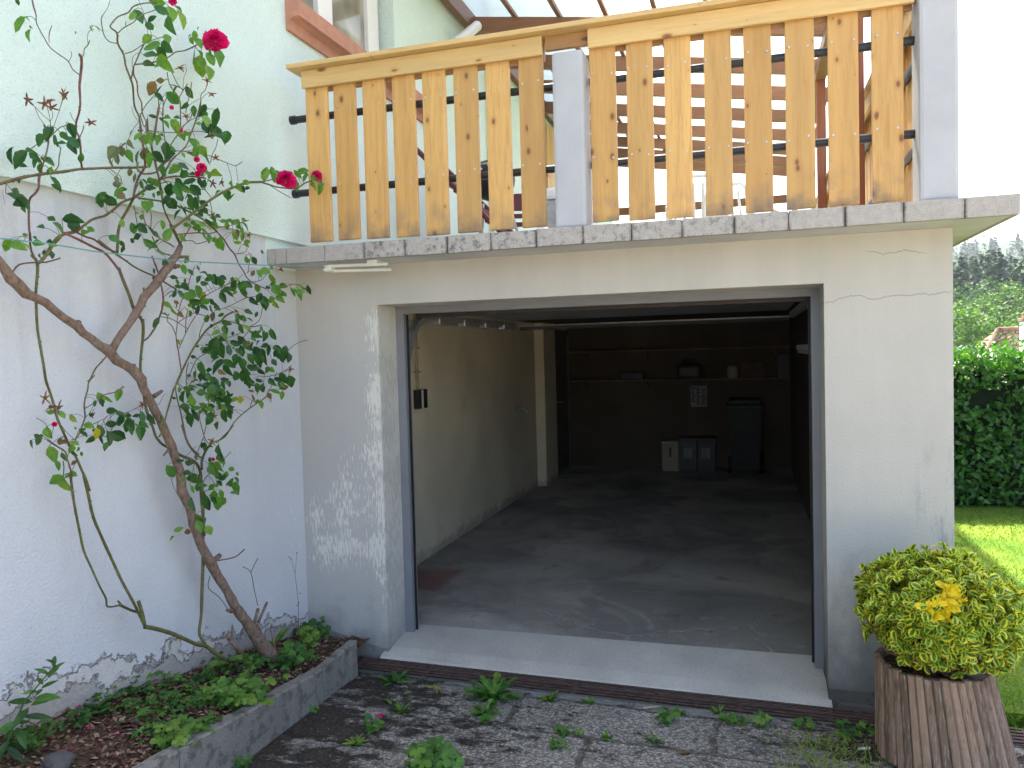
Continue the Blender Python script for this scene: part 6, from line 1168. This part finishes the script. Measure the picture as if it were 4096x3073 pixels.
def fern(x, y, z, h, n, lab, tones):
    mb = MB()
    for k in range(n):
        a = rnd(-2.6, .6); el = rnd(.5, 1.2); d = Vector((math.cos(a) * math.cos(el), math.sin(a) * math.cos(el), math.sin(el)))
        L = h * rnd(.7, 1.1); side = d.cross(Vector((0, 0, 1))).normalized()
        for s in range(11):
            t = .12 + s * .08; p = Vector((x, y, z)) + d * L * t - Vector((0, 0, 1)) * L * .35 * t * t
            w = L * .34 * math.sin(math.pi * min(1, t * 1.02) ** .7) + .004
            for sg in (-1, 1):
                mb.a = rnd(*tones); mb.leaf(p, (side * sg + d * .5).normalized(), Vector((.2, -.5, 1)), w, w * .42, .1, .15, .1)
        mb.a = tones[0]; mb.tube([(x, y, z), Vector((x, y, z)) + d * L * .5 - Vector((0, 0, 1)) * L * .09, Vector((x, y, z)) + d * L - Vector((0, 0, 1)) * L * .35], .0012, 4, False)
    return tag(mb.build("fern", WEED, attr=True), lab, "fern", "ferns in the planting bed")
fern(0.07, -1.72, 0.30, .12, 5, "dark green fern sprouting from the peeling wall foot", (.15, .4))
fern(0.10, -0.95, 0.22, .15, 3, "yellow green fern frond left of the rose stem base", (.4, .7))
fern(0.16, -0.62, 0.18, .18, 3, "fern frond leaning over the rose stem base", (.5, .75))
# tall seedling at the left edge
mb = MB(); p0 = Vector((0.12, -2.17, 0.40)); p1 = Vector((0.15, -1.975, 0.62))
mb.a = .2; mb.tube([p0 + Vector((0, -.04, -.06)), p0, (p0 + p1) / 2 + Vector((0, -.03, .02)), p1], [.004, .004, .003, .002], 6, False)
for k in range(24):
    t = k / 23; p = p0 + (p1 - p0) * t; a = k * 2.4; d = Vector((math.cos(a) * .5, math.sin(a) * .6 + .1, -.35 + t * .9)).normalized()
    mb.a = rnd(.0, .4) + t * .2; L = (.105 if t < .6 else .06) * rnd(.8, 1.1)
    mb.leaf(p, d, Vector((.4, -.5, .8)), L, L * .3, .1, .3)
tag(mb.build("tall_seedling", WEED, attr=True), "tall narrow leaved seedling leaning on the wall at the left picture edge", "seedling")
# dry flower stalk in front of the wall
mb = MB(); mb.a = .1
mb.tube([(0.10, -0.27, .12), (0.10, -0.26, .32), (0.10, -.285, .50), (0.10, -.315, .58)], [.0015, .0012, .001, .0008], 4)
mb.tube([(0.10, -.283, .49), (0.10, -.255, .60)], .0008, 4)
for q in ((0.10, -.317, .585), (0.10, -.255, .605), (0.10, -.335, .60), (0.10, -.24, .36), (.10, -.255, .31), (.10, -.27, .30)):
    mb.tube([Vector(q) - Vector((0, 0, .004)), q, Vector(q) + Vector((0, 0, .004))], [.001, .0045, .001], 6)
tag(mb.build("dry_stalk", HIP, attr=True), "thin dry seed stalk standing against the wall right of the rose stem", "stalk")
# carpet of small plants and leaf litter
mb = MB()
def bedpt():
    y = -0.05 - (random.random() ** 0.85) * 2.9; kx = 0.41 + max(0, (-y - 0.6)) * 0.015
    x = random.random() * kx
    return x, y
for _ in range(2300):
    x, y = bedpt()
    dens = mnoise.noise(Vector((x * 5, y * 3.2, 2))) + (0.18 if -1.75 < y < -0.75 else -.2) + (0.12 if x < .3 else -.05) - (.35 if y < -1.9 else 0) - (.25 if y < -1.55 and x > .2 else 0)
    if dens < 0.08: continue
    z = soil_z(x, y) + rnd(.0, .055)
    n = (Vector((rnd(-.5, .6), rnd(-.7, .4), 1))).normalized()
    u = n.orthogonal().normalized(); w = n.cross(u); b0 = rnd(0, 6.28); s = rnd(.010, .026)
    tone = rnd(.12, .62)
    for q in range(random.choice((3, 5, 5))):
        b = b0 + q * 1.3; mb.a = tone + rnd(-.06, .06); mb.leaf(Vector((x, y, z)), u * math.cos(b) + w * math.sin(b), n, s, s * .6, .1, .2, .1)
tag(mb.build("ground_cover", WEED, attr=True), "low green weeds carpeting the planting bed", "ground cover", kind='stuff')
mb = MB()
for _ in range(5200):
    x, y = bedpt(); z = soil_z(x, y) + rnd(.001, .016)
    d = Vector((rnd(-1, 1), rnd(-1, 1), rnd(-.3, .3))); mb.a = min(1, max(0, random.betavariate(1.6, 2.0) * .8))
    if random.random() < .07: mb.a = 1.0
    L = rnd(.012, .035); mb.quadleaf((x, y, z), d, Vector((rnd(-.5, .5), rnd(-.5, .5), 1)), L, L * rnd(.35, .7))
for _ in range(1500):        # debris by the tub and along the gutter
    x = rnd(2.5, 3.9); y = -0.23 - abs(random.gauss(0, .17)) - max(0, x - 2.7) * rnd(0, .35)
    if random.random() > .15 + (x - 2.5) * .9: continue
    d = Vector((rnd(-1, 1), rnd(-1, 1), rnd(-.3, .3))); mb.a = min(.85, max(0, random.betavariate(1.6, 1.6)))
    L = rnd(.008, .028); mb.quadleaf((x, y, G(x, y) + rnd(.003, .010)), d, Vector((rnd(-.5, .5), rnd(-.5, .5), 1)), L, L * rnd(.2, .6))
for _ in range(350):
    x = rnd(.5, 2.6); y = rnd(-1.6, -.24)
    d = Vector((rnd(-1, 1), rnd(-1, 1), rnd(-.2, .2))); mb.a = min(.85, max(0, random.betavariate(1.8, 1.6)))
    L = rnd(.005, .014); mb.quadleaf((x, y, G(x, y) + .006), d, Vector((rnd(-.5, .5), rnd(-.5, .5), 1)), L, L * .45)
tag(mb.build("leaf_litter", LITTER, attr=True), "brown dead leaves and crimson petals littering bed and driveway", "leaf litter", kind='stuff')
mb = MB()
for _ in range(420):
    x = rnd(2.85, 3.15) + random.gauss(0, .1); y = rnd(-.85, -.4)
    if x > 3.2: continue
    a = rnd(0, 6.28); el = rnd(.2, 1.1); L = rnd(.03, .08); mb.a = rnd(.4, 1)
    mb.quadleaf(Vector((x, y, G(x, y))) + Vector((math.cos(a) * .3, math.sin(a) * .3, math.sin(el) * .5)) * L, Vector((math.cos(a) * math.cos(el), math.sin(a) * math.cos(el), math.sin(el))), Vector((0, -1, .4)), L, .004)
tag(mb.build("dry_grass", GRASS, attr=True), "dry grass tufts around the foot of the slatted tub", "grass", kind='stuff')
def fallen(name, x, y, z, L, tone, mat, lab, cat):
    mb = MB(); mb.a = tone; a = rnd(0, 6.28)
    mb.leaf((x, y, z + .008), (math.cos(a), math.sin(a), .1), (rnd(-.3, .3), rnd(-.6, 0), 1), L, L * .6, .2, .2)
    tag(mb.build(name, mat, attr=True), lab, cat)
fallen("fallen_petal", 0.845, -0.731, G(.8, -.73), .045, .5, PETAL, "crimson petal lying on the mossy slab", "petal")
fallen("fallen_leaf", 0.887, -0.428, G(.84, -.43), .05, .98, ROSELEAF, "curled ochre leaf behind the crimson petal", "leaf")
fallen("fallen_leaf", 2.33, -0.76, G(2.33, -.76), .06, .86, ROSELEAF, "yellow leaf on the bare grey slab near the bottom edge", "leaf")
fallen("fallen_leaf", 2.50, -0.325, G(2.5, -.325), .04, .86, ROSELEAF, "yellow fallen leaf standing up by the gutter weeds", "leaf")
fallen("fallen_leaf", 2.42, 0.62, 0.0, .03, 1.0, ROSELEAF, "orange leaf just inside on the garage floor", "leaf")
mb = MB(); mb.tube([(2.11, -.30, G(2.1, -.3) + .008), (2.15, -.285, G(2.1, -.3) + .013), (2.19, -.265, G(2.1, -.3) + .012)], [.006, .005, .0035], 7)
tag(mb.build("twig", CREAM), "short pale twig on the slab beside the gutter", "twig")
mb = MB(); mb.tube([(3.10, -.49, G(3.1, -.49) + .01), (3.15, -.475, G(3.1, -.49) + .012)], .006, 6)
tag(mb.build("cigarette_end", WHITEP), "white cigarette end on the dirt left of the slatted tub", "litter")
bm = bmesh.new(); bmesh.ops.create_icosphere(bm, subdivisions=3, radius=.06)
for v in bm.verts:
    v.co *= 1 + .4 * mnoise.noise(v.co * 16) + .15 * mnoise.noise(v.co * 45); v.co = Vector((v.co.x * .8 + .22, v.co.y * 1.0 - 2.06, v.co.z * .55 + soil_z(.22, -2.06) + .004))
mb = MB(); mb.frombm(bm); tag(mb.build("stone", STONE, smooth=True), "grey stone in the leaf litter at bottom left", "stone")
# ------------------------------------------------------------------ slatted tub with variegated shrub
TX, TY = 3.44, -0.49
tub = thing("slatted_tub", (TX, TY, -0.06), "tapered tub clad in weathered brown slats at the garage corner", "plant tub")
mb = MB(); N = 44
top_c = Vector((TX - .035, TY + .01, .345)); bot_c = Vector((TX + .01, TY, -.065))
for k in range(N):
    a = 2 * math.pi * k / N; da = 2 * math.pi / N * .47
    mb.a = random.random(); rt, rb = .222 + rnd(-.003, .003), .268 + rnd(-.004, .004); zt = rnd(-.006, .004); zb = rnd(-.012, .01)
    pts = []
    for rr, c, zz in ((rb, bot_c, zb), (rt, top_c, zt)):
        for q, ra in ((-da, 0), (-da * .5, .007), (da * .5, .007), (da, 0), (da, -.016), (-da, -.016)):
            pts.append(c + Vector((math.cos(a + q) * (rr + ra), math.sin(a + q) * (rr + ra), zz)))
    b = mb.add(pts); n = 6
    mb.face([b + i for i in range(n)][::-1]); mb.face([b + n + i for i in range(n)])
    for i in range(n): mb.face([b + i, b + (i + 1) % n, b + n + (i + 1) % n, b + n + i])
mb.build("slats", SLAT, tub, attr=True)
mb = MB(); mb.tube([bot_c + Vector((0, 0, -.03)), bot_c + Vector((0, 0, .01)), top_c + Vector((0, 0, -.05))], [.235, .25, .2], 32)
mb.build("inner_pot", BLUEP, tub)
mb = MB(); mb.tube([top_c + Vector((0, 0, -.06)), top_c + Vector((0, 0, -.035))], [.205, .2], 32); mb.build("earth", SOIL, tub)
sh = thing("variegated_shrub", (TX, TY, .33), "rounded yellow and green variegated shrub growing in the slatted tub", "shrub")
mb = MB(); SC = Vector((TX - .028, TY - .01, .595))
tips = []
for k in range(26):
    v = rvec(); v.z = abs(v.z) * .9 - .25; p = SC + Vector((v.x * .37, v.y * .37, v.z * .26))
    p = SC + (p - SC) * .8; b = Vector((TX + rnd(-.06, .06), TY + rnd(-.06, .06), .29)); m_ = (b + p) / 2 + Vector((v.x * .05, v.y * .05, -.03))
    mb.tube([b, m_, p], [.008, .006, .003], 6, False)
mb.build("branches", BARK, sh)
mb = MB()
def vleaf(base, d, n, L, yel):
    d = d.normalized(); side = d.cross(n)
    if side.length < 1e-4: side = d.orthogonal()
    side.normalize(); n = side.cross(d).normalized(); W = L * .58
    prof = ((0, .0), (.2, .62), (.5, 1.), (.8, .8), (1., .0)); mid = []; li = []; lo = []; ri = []; ro = []
    for t, w in prof:
        c = base + d * L * t - n * L * .18 * t * t; h = W * .5 * w
        mid.append(c)
        for s, I, O in ((1, li, lo), (-1, ri, ro)):
            I.append(c + side * s * h * .49 + n * h * .14); O.append(c + side * s * h + n * h * .42)
    M_, LI, LO, RI, RO = (mb.add(q) for q in (mid, li, lo, ri, ro))
    g = rnd(.0, .45) if not yel else rnd(.85, 1.0); e = rnd(.62, .90) if not yel else rnd(.9, 1.0)
    for i in range(4):
        mb.a = g if i < 3 else (g + e) / 2
        mb.face([M_ + i, M_ + i + 1, LI + i + 1, LI + i]); mb.face([M_ + i, RI + i, RI + i + 1, M_ + i + 1])
        mb.a = e
        mb.face([LI + i, LI + i + 1, LO + i + 1, LO + i]); mb.face([RI + i, RO + i, RO + i + 1, RI + i + 1])
YC = SC + Vector((-.01, -.33, .10))
SHOOT = [rvec() for _ in range(34)]
for k in range(1500):
    v = rvec()
    if v.z < -.8: continue
    lump = 1 + .17 * mnoise.noise(v * 2.3 + Vector((3, 1, 7))) + .05 * mnoise.noise(v * 6)
    rr = rnd(.86, 1.0) if random.random() < .72 else rnd(.5, .86)
    if any((v - q).length < .13 for q in SHOOT): rr *= rnd(1.0, 1.17)
    if mnoise.noise(v * 3.7 + Vector((11, 4, 2))) > .34: rr *= rnd(.6, .85)
    p = SC + Vector((v.x * .305, v.y * .315, v.z * (.222 if v.z > 0 else .262))) * lump * rr
    p.x += 0.035 * max(0, -v.z)
    if p.z < .325: continue
    ax = (Vector((v.x, v.y, v.z * 1.0 + .45)) + rvec() * .35).normalized()
    u = ax.orthogonal().normalized(); w = ax.cross(u); b0 = rnd(0, 6.28)
    dy = ((p - YC) * Vector((1.0, .5, .75))).length if False else Vector(((p.x - YC.x), (p.y - YC.y) * .6, (p.z - YC.z) * .8)).length
    yel = (dy < .075 and random.random() < .8) or random.random() < .012
    for q in range(6):
        b = b0 + q * math.pi / 2 + (q // 2) * .8 + rnd(-.3, .3); op = (rnd(.65, 1.1) if q < 4 else rnd(.1, .45))
        vleaf(p + rvec() * .006, (u * math.cos(b) + w * math.sin(b)) * op + ax * (1.1 - op * .6), ax + rvec() * .25, rnd(.022, .054) * (1 if q < 4 else .8), yel)
mb.build("foliage", VARIEG, sh, attr=True)
# ------------------------------------------------------------------ things inside the garage
sw = thing("switch_box", (-0.02, 1.82, 1.38), "dark wall switch box with a pale stripe on the left garage wall", "switch")
mb = MB(); mb.bbox(-0.02, 0.03, 1.74, 1.93, 1.30, 1.46, 0.008); mb.build("housing", BLACKP, sw)
mb = MB(); mb.bbox(0.03, 0.033, 1.80, 1.835, 1.302, 1.458, 0.001); mb.build("stripe", WHITEP, sw)
mb = MB(); mb.tube([(-0.008, 1.83, 1.46), (-0.008, 1.81, 2.12)], 0.008, 8); mb.build("conduit", CREAM, sw)
mb = MB(); mb.tube([(-0.008, 1.80, 1.46), (-0.008, 1.78, 2.12)], 0.011, 8)
for zz in (1.6, 1.8): mb.bbox(-0.02, 0.008, 1.76, 1.85, zz, zz + .015, 0.003)
mb.build("conduit", CREAM, sw)
tp = thing("water_tap", (-0.02, 4.7, 1.08), "small metal water tap on the left garage wall", "tap")
mb = MB(); mb.tube([(-0.02, 4.70, 1.08), (0.09, 4.70, 1.08), (0.12, 4.70, 1.05), (0.12, 4.70, 1.02)], [.014, .014, .014, .012], 10); mb.tube([(-.019, 4.70, 1.08), (-.012, 4.70, 1.08)], .035, 14); mb.build("spout", STEEL, tp)
mb = MB(); mb.tube([(0.06, 4.70, 1.08), (0.06, 4.70, 1.12)], .007, 8); mb.tube([(0.06, 4.66, 1.125), (0.06, 4.74, 1.125)], .008, 8); mb.build("handle", STEEL, tp)
for nm, zz, lab in (("wall_shelf", 1.31, "long dark timber shelf on the rear garage wall carrying odds and ends"), ("wall_shelf", 1.745, "long empty timber shelf high on the rear garage wall")):
    mb = MB(); mb.box(0.05, 3.19, 7.2, 7.49, zz - 0.022, zz)
    for xx in (.3, 1.2, 2.1, 3.0): mb.prism([(7.49, zz - .022), (7.25, zz - .022), (7.49, zz - .16)], 'x', xx, xx + .02)
    tag(mb.build(nm, TIMBER), lab, "shelf", "shelves on the rear garage wall")
t = thing("radio", (1.0, 7.33, 1.31), "flat black radio at the left of the garage shelf", "radio")
mb = MB(); mb.bbox(.83, 1.17, 7.25, 7.45, 1.312, 1.42, .01); mb.build("case", BLACKP, t)
mb = MB(); mb.bbox(1.02, 1.12, 7.243, 7.25, 1.34, 1.39, .002); mb.build("dial", GREYP, t)
t = thing("tool_bag", (1.8, 7.33, 1.31), "bulky dark bag in the middle of the garage shelf", "bag")
mb = MB(); mb.bbox(1.65, 1.99, 7.24, 7.46, 1.312, 1.52, .05); mb.build("body", BLACKP, t)
mb = MB(); mb.tube([(1.70, 7.34, 1.5), (1.74, 7.34, 1.58), (1.90, 7.34, 1.58), (1.94, 7.34, 1.5)], .012, 8); mb.build("handle", BLACKP, t)
mb = MB(); mb.tube([(2.17, 7.33, 1.312), (2.17, 7.33, 1.36), (2.17, 7.33, 1.39)], [.03, .034, .02], 14); tag(mb.build("small_pot", BROWNB, smooth=False), "tiny dark pot on the garage shelf right of the bag", "pot")
mb = MB(); mb.tube([(2.42, 7.33, 1.312), (2.42, 7.33, 1.40), (2.42, 7.33, 1.47), (2.42, 7.33, 1.49)], [.07, .08, .075, .05], 18); tag(mb.build("canister", CREAM), "round pale canister on the garage shelf", "canister")
mb = MB(); mb.bbox(2.54, 2.85, 7.24, 7.45, 1.312, 1.53, .006); tag(mb.build("cardboard_box", BROWNB), "reddish brown box on the garage shelf right of the canister", "box")
mb = MB(); mb.bbox(3.02, 3.18, 7.25, 7.45, 1.312, 1.63, .006); tag(mb.build("tall_box", GREYP), "tall dark box at the right end of the garage shelf", "box")
# notice on the wall
nt = thing("wall_notice", (1.94, 7.49, 1.04), "printed paper notice in a plastic sleeve on the rear garage wall", "notice")
mb = MB(); mb.box(1.82, 2.05, 7.490, 7.497, .89, 1.20); mb.build("sheet", PAPER, nt)
mb = MB()
for r_ in range(8):
    for c_ in range(3):
        if random.random() < .8: mb.box(1.835 + c_ * .07, 1.835 + c_ * .07 + rnd(.03, .06), 7.4875, 7.4895, 1.16 - r_ * .033, 1.18 - r_ * .033)
mb.build("print", INK, nt)
# three narrow bins with labels
def bin3(x0, x1, z1, mat, lab, labmat, box):
    t = thing("sorting_bin", ((x0 + x1) / 2, 7.2, 0), lab, "bin", "narrow sorting bins by the rear garage wall")
    mb = MB(); mb.bbox(x0, x1, 7.1, 7.42, 0.0, z1 - .045, .008); mb.build("body", mat, t)
    mb = MB(); mb.bbox(x0 - .004, x1 + .004, 7.094, 7.424, z1 - .044, z1, .008); mb.build("lid", mat, t)
    mb = MB(); mb.box(box[0], box[1], 7.095, 7.0985, box[2], box[3]); mb.build("label_plate", labmat, t)
    if labmat is PAPER:
        mb = MB()
        for k in range(4): mb.box(box[0] + .015, box[1] - rnd(.02, .05), 7.0925, 7.0945, box[3] - .04 - k * .03, box[3] - .028 - k * .03)
        mb.build("print", INK, t)
bin3(1.43, 1.665, .43, CREAM, "narrow cream bin, lightest of three in a row at the rear wall", INK, (1.535, 1.565, .2, .34))
bin3(1.675, 1.915, .475, GREYP, "narrow grey bin with paper label between the cream and the black one", PAPER, (1.74, 1.85, .19, .33))
bin3(1.925, 2.175, .475, BLACKP, "narrow black bin with paper label beside the wheeled bin", PAPER, (1.985, 2.10, .19, .33))
wb_ = thing("wheeled_bin", (2.58, 7.1, 0), "tall dark wheeled rubbish bin at the rear garage wall", "wheeled bin")
mb = MB(); b = mb.add([(2.40, 6.95, .06), (2.76, 6.95, .06), (2.76, 7.3, .06), (2.40, 7.3, .06), (2.355, 6.85, .92), (2.805, 6.85, .92), (2.805, 7.4, .92), (2.355, 7.4, .92)])
for q in ((0, 3, 2, 1), (4, 5, 6, 7), (0, 1, 5, 4), (1, 2, 6, 5), (2, 3, 7, 6), (3, 0, 4, 7)): mb.face([b + i for i in q])
mb.build("body", BINP, wb_)
mb = MB(); mb.bbox(2.33, 2.83, 6.82, 7.42, .90, .96, .015); mb.bbox(2.36, 2.80, 6.84, 7.40, .96, 1.03, .03); mb.build("lid", BINP, wb_)
for xx in (2.345, 2.775):
    mb = MB(); mb.tube([(xx, 7.0, .12), (xx + .05, 7.0, .12)], .12, 20); mb.build("wheel", RUBBER, wb_)
mb = MB(); mb.tube([(2.40, 7.40, .93), (2.40, 7.46, .95), (2.76, 7.46, .95), (2.76, 7.40, .93)], .013, 8); mb.build("handle", BINP, wb_)
lt = thing("tube_lamp", (3.12, 3.2, 1.71), "unlit white fluorescent tube lamp on the right garage wall", "lamp")
mb = MB(); mb.bbox(3.10, 3.19, 2.4, 4.0, 1.70, 1.75, .008); mb.build("batten", WHITEP, lt)
mb = MB(); mb.tube([(3.12, 2.45, 1.683), (3.12, 3.95, 1.683)], .014, 10); mb.build("tube", WHITEP, lt)

# ------------------------------------------------------------------ garden and background at the right
mb = MB()
for _ in range(14000):
    x = 3.75 + random.random() ** 1.5 * 3.2; y = rnd(-.15, 6.2)
    if y > 5.5 and random.random() < .5: continue
    h = rnd(.02, .05) * (1.6 if (y < .3 or x < 3.9) else 1); a = rnd(0, 6.28)
    z = -.10 if y > .1 else -.115
    mb.a = min(1, max(0, .35 + .5 * mnoise.noise(Vector((x * 1.2, y * 1.2, 0))) + rnd(-.2, .25)))
    d = Vector((math.cos(a) * .6, math.sin(a) * .6, 1)).normalized()
    mb.quadleaf(Vector((x, y, z)) + d * h * .5, d, Vector((math.cos(a + 1.5), math.sin(a + 1.5), .2)), h, .007)
for _ in range(160):
    x = 3.9 + random.random() * 2.4; y = rnd(0.5, 4.8); mb.a = 1.0
    mb.quadleaf((x, y, -.06), (1, 0, .1), (0, 0, 1), .016, .016)
tag(mb.build("grass", GRASS, attr=True), "short mown lawn grass right of the garage", "grass", kind='stuff')

hd = thing("clipped_hedge", (7, 5.9, -0.1), "clipped dark green garden hedge across the end of the lawn", "hedge")
mb = MB(); mb.box(3.95, 10.4, 5.62, 6.35, -.1, 1.42)  # solid near-black core standing in for the shade between the leaves
mb.build("dark_core", HEDGECORE, hd)
mb = MB()
for _ in range(20000):
    s = random.random(); x = 3.9 + random.random() ** 1.6 * 6.5
    if s < .55: p = Vector((x, 5.45 + abs(random.gauss(0, .10)), rnd(-.08, 1.58)))
    elif s < .9: p = Vector((x, rnd(5.45, 6.5), 1.50 + random.gauss(0, .07) + (.12 if random.random() < .03 else 0)))
    else: p = Vector((x, rnd(5.6, 6.4), rnd(.1, 1.45)))
    p.y += .06 * mnoise.noise(Vector((p.x * 2.2, p.z * 2.2, 1))); p.z += .05 * mnoise.noise(Vector((p.x * 1.5, p.y * 2, 6))) + .012 * (p.x - 4)
    if mnoise.noise(p * 3.1) > .42: continue
    mb.a = min(1, max(0, .38 + rnd(-.3, .3) + (.15 if p.z > 1.42 else 0)))
    L = rnd(.055, .10); n = (Vector((0, -.7, .6)) + rvec() * .8).normalized()
    d = (Vector((rnd(-1, 1), -.3, -.5)) + rvec() * .5).normalized()
    mb.quadleaf(p, d, n, L, L * .62)
mb.build("foliage", HEDGE, hd, attr=True)

# rising valley side with woods
mb = MB(); idx = {}
def hz(x, y):
    r = math.hypot(x, y)
    h = max(0, (y - 60)) * .072 if y < 240 else 12.96 + (y - 240) * .02
    h += max(0, y - 380) * .17
    return -2 + h + max(0, x - 40) * .025 * min(1, y / 200) + 1.6 * mnoise.noise(Vector((x * .02, y * .02, 0))) * min(1, y / 150)
gx = [-150 + i * 12 for i in range(39)]; gy = [26 + j * 14 for j in range(50)]
for i, x in enumerate(gx):
    for j, y in enumerate(gy): idx[i, j] = mb.add([(x, y, hz(x, y) - (0 if y > 30 else .5))])
for i in range(len(gx) - 1):
    for j in range(len(gy) - 1): mb.face([idx[i, j], idx[i + 1, j], idx[i + 1, j + 1], idx[i, j + 1]])
tag(mb.build("hill", HILLF, smooth=True), kind='structure')
def conifer_into(mb, x, y, z, h):
    t0 = rnd(0, .7)
    for k in range(46):
        t = random.random() ** .8; a = rnd(0, 6.28); rr = h * .2 * (1 - t) + .1
        p = Vector((x + math.cos(a) * rr * .55, y + math.sin(a) * rr * .55, z + h * (.06 + t * .92)))
        d = Vector((math.cos(a), math.sin(a), -.45)); mb.a = min(1, max(0, t0 + rnd(-.2, .3)))
        mb.quadleaf(p, d, Vector((0, 0, 1)) + rvec() * .5, rr * 1.5 + .5, h * .07 + .3)
def broad_into(mb, x, y, z, h, n=150):
    t0 = rnd(.0, 1)
    lobes = [(Vector((x + rnd(-.3, .3) * h, y + rnd(-.3, .3) * h, z + h * rnd(.45, .85))), h * rnd(.15, .27)) for _ in range(7)]
    for k in range(n):
        c, r = random.choice(lobes); v = rvec(); p = c + v * r * rnd(.75, 1.05)
        mb.a = min(1, max(0, t0 + rnd(-.25, .25)))
        mb.quadleaf(p, rvec(), (v + rvec() * .5), h * rnd(.05, .10), h * rnd(.04, .07))
cf = MB(); bf = MB()
for _ in range(260):
    y = rnd(150, 235); ang = rnd(.05, .55); x = 2.66 + (y + 4.25) * math.tan(R(12.0) + ang * .45 - .06); h = rnd(9, 14)
    if not (8 < x < 140): continue
    conifer_into(cf, x, y, hz(x, y) - .5, h)
for _ in range(420):
    y = rnd(360, 640); x = 2.66 + (y + 4.25) * math.tan(R(rnd(9, 26))); conifer_into(cf, x, y, hz(x, y) - .5, rnd(11, 17))
for _ in range(150):
    y = rnd(250, 330); x = 2.66 + (y + 4.25) * math.tan(R(rnd(9, 26))); conifer_into(cf, x, y, hz(x, y) - .5, rnd(11, 17))
for _ in range(120):
    y = rnd(70, 165); x = 2.66 + (y + 4.25) * math.tan(R(rnd(8, 26))); broad_into(bf, x, y, hz(x, y) - .5, rnd(4.5, 7) * (.6 + y / 250), 420)
tag(cf.build("conifer_wood", FORESTC, attr=True), "dark conifer wood on the far valley side", "wood", kind='stuff')
tag(bf.build("broadleaf_wood", FORESTD, attr=True), "lighter broadleaf wood on the lower valley slope", "wood", kind='stuff')

# spruce whose drooping branches reach into the picture
sp = thing("spruce_tree", (11.7, 20, -1), "spruce with drooping fingered branches at the right picture edge", "spruce")
mb = MB(); mb.tube([(11.7, 20, -1.5), (11.72, 20, 4), (11.7, 20, 9.5)], [.22, .15, .03], 10); mb.build("trunk", BARK, sp)
mb = MB()
for k in range(120):
    t = random.random(); z = .2 + t * 8.6; Lb = 3.1 * (1 - t) ** .8 * rnd(.75, 1.05) + .25; a = rnd(0, 6.28)
    if k < 26: a = math.pi + rnd(-.6, .5)
    o = Vector((math.cos(a), math.sin(a), 0)); p0 = Vector((11.7, 20, z)); pr = p0
    for s in range(1, 15):
        q = s / 14; p = p0 + o * Lb * q + Vector((0, 0, 1)) * (-Lb * .32 * math.sin(q * 2.0) + Lb * .12 * q * q)
        for w in range(5):
            sd = Vector((-o.y, o.x, 0)) * rnd(-1, 1) + o * .7 + Vector((0, 0, -.45)); mb.a = rnd(0, .6) + .4 * q
            mb.quadleaf(p + sd * .06, sd, Vector((0, 0, 1)) + rvec() * .4, (.34 * (1 - q * .5)) * rnd(.7, 1.2), .07)
        pr = p
mb.build("foliage", SPRUCE, sp, attr=True)
# neighbour's house: only its hipped roof and chimney show above the hedge
nh = thing("neighbour_house", (18, 42, -2), "neighbour's house with hipped brown tile roof behind the hedge", "house")
x0, x1, y0, y1, ez, rz_ = 12.55, 24, 38, 47, -.7, 2.30
mb = MB(); mb.box(x0 + .4, x1 - .4, y0 + .4, y1 - .4, -3, ez); mb.build("wall", RENDW, nh)
mb = MB()
A, B_, C_, D_ = (x0, y0, ez), (x1, y0, ez), (x1, y1, ez), (x0, y1, ez); E_, F_ = (14.42, 42.5, rz_ + .15), (22, 42.5, rz_ + .15)
E_ = (14.42, 40.0, rz_); F_ = (22, 40.0, rz_)
nr = 11
def lerp(a, b, t): return Vector(a) + (Vector(b) - Vector(a)) * t
for (P, Q, S, T_) in ((A, B_, E_, F_), (D_, A, E_, E_), (B_, C_, F_, F_), (C_, D_, F_, E_)):
    for i in range(nr):
        ta, tb = i / nr, (i + 1) / nr
        l0, l1 = lerp(P, S, ta), lerp(Q, T_, ta); m0, m1 = lerp(P, S, tb), lerp(Q, T_, tb)
        nn = max(2, int((l1 - l0).length / .28))
        for k in range(nn):
            u0, u1 = k / nn + .002, (k + 1) / nn - .004; up = Vector((0, 0, .05))
            mb.poly([lerp(l0, l1, u0) + up, lerp(l0, l1, u1) + up * 1.2, lerp(m0, m1, u1), lerp(m0, m1, u0)])
mb.tube([A, E_], .11, 8); mb.tube([B_, F_], .11, 8); mb.tube([E_, F_], .11, 8)
rf = mb.build("roof", ROOFT, nh)
mb = MB(); mb.box(15.15, 15.75, 38.6, 39.3, .2, 2.62); ch = mb.build("chimney", RENDW, nh)
mb = MB(); mb.bbox(15.08, 15.82, 38.52, 39.38, 2.622, 2.80, .03); mb.bbox(15.2, 15.7, 38.65, 39.25, 2.80, 3.06, .05); mb.build("chimney_cap", ROOFT, ch)
mb = MB(); mb.tube([(5, 30, 2.35), (10.74, 30, 2.62), (13.1, 30, 3.2), (20, 30, 6.3)], .012, 6)
tag(mb.build("overhead_cable", RUBBER), "thin dark overhead cable sagging in front of the wooded slope", "cable")

# ------------------------------------------------------------------ the air of the valley
mb = MB(); mb.box(-160, 320, -40, 760, -4.5, 110)
hzm = bpy.data.materials.new("valley_haze"); hzm.use_nodes = True
ht = hzm.node_tree; ht.nodes.clear()
ho = ht.nodes.new("ShaderNodeOutputMaterial"); hv = ht.nodes.new("ShaderNodeVolumePrincipled")
hv.inputs["Color"].default_value = (0.86, 0.92, 1.0, 1); hv.inputs["Density"].default_value = 0.0002; hv.inputs["Anisotropy"].default_value = 0.2
ht.links.new(hv.outputs[0], ho.inputs["Volume"])
tag(mb.build("haze", hzm), "thin pale summer haze filling the valley air", "haze", kind='stuff')
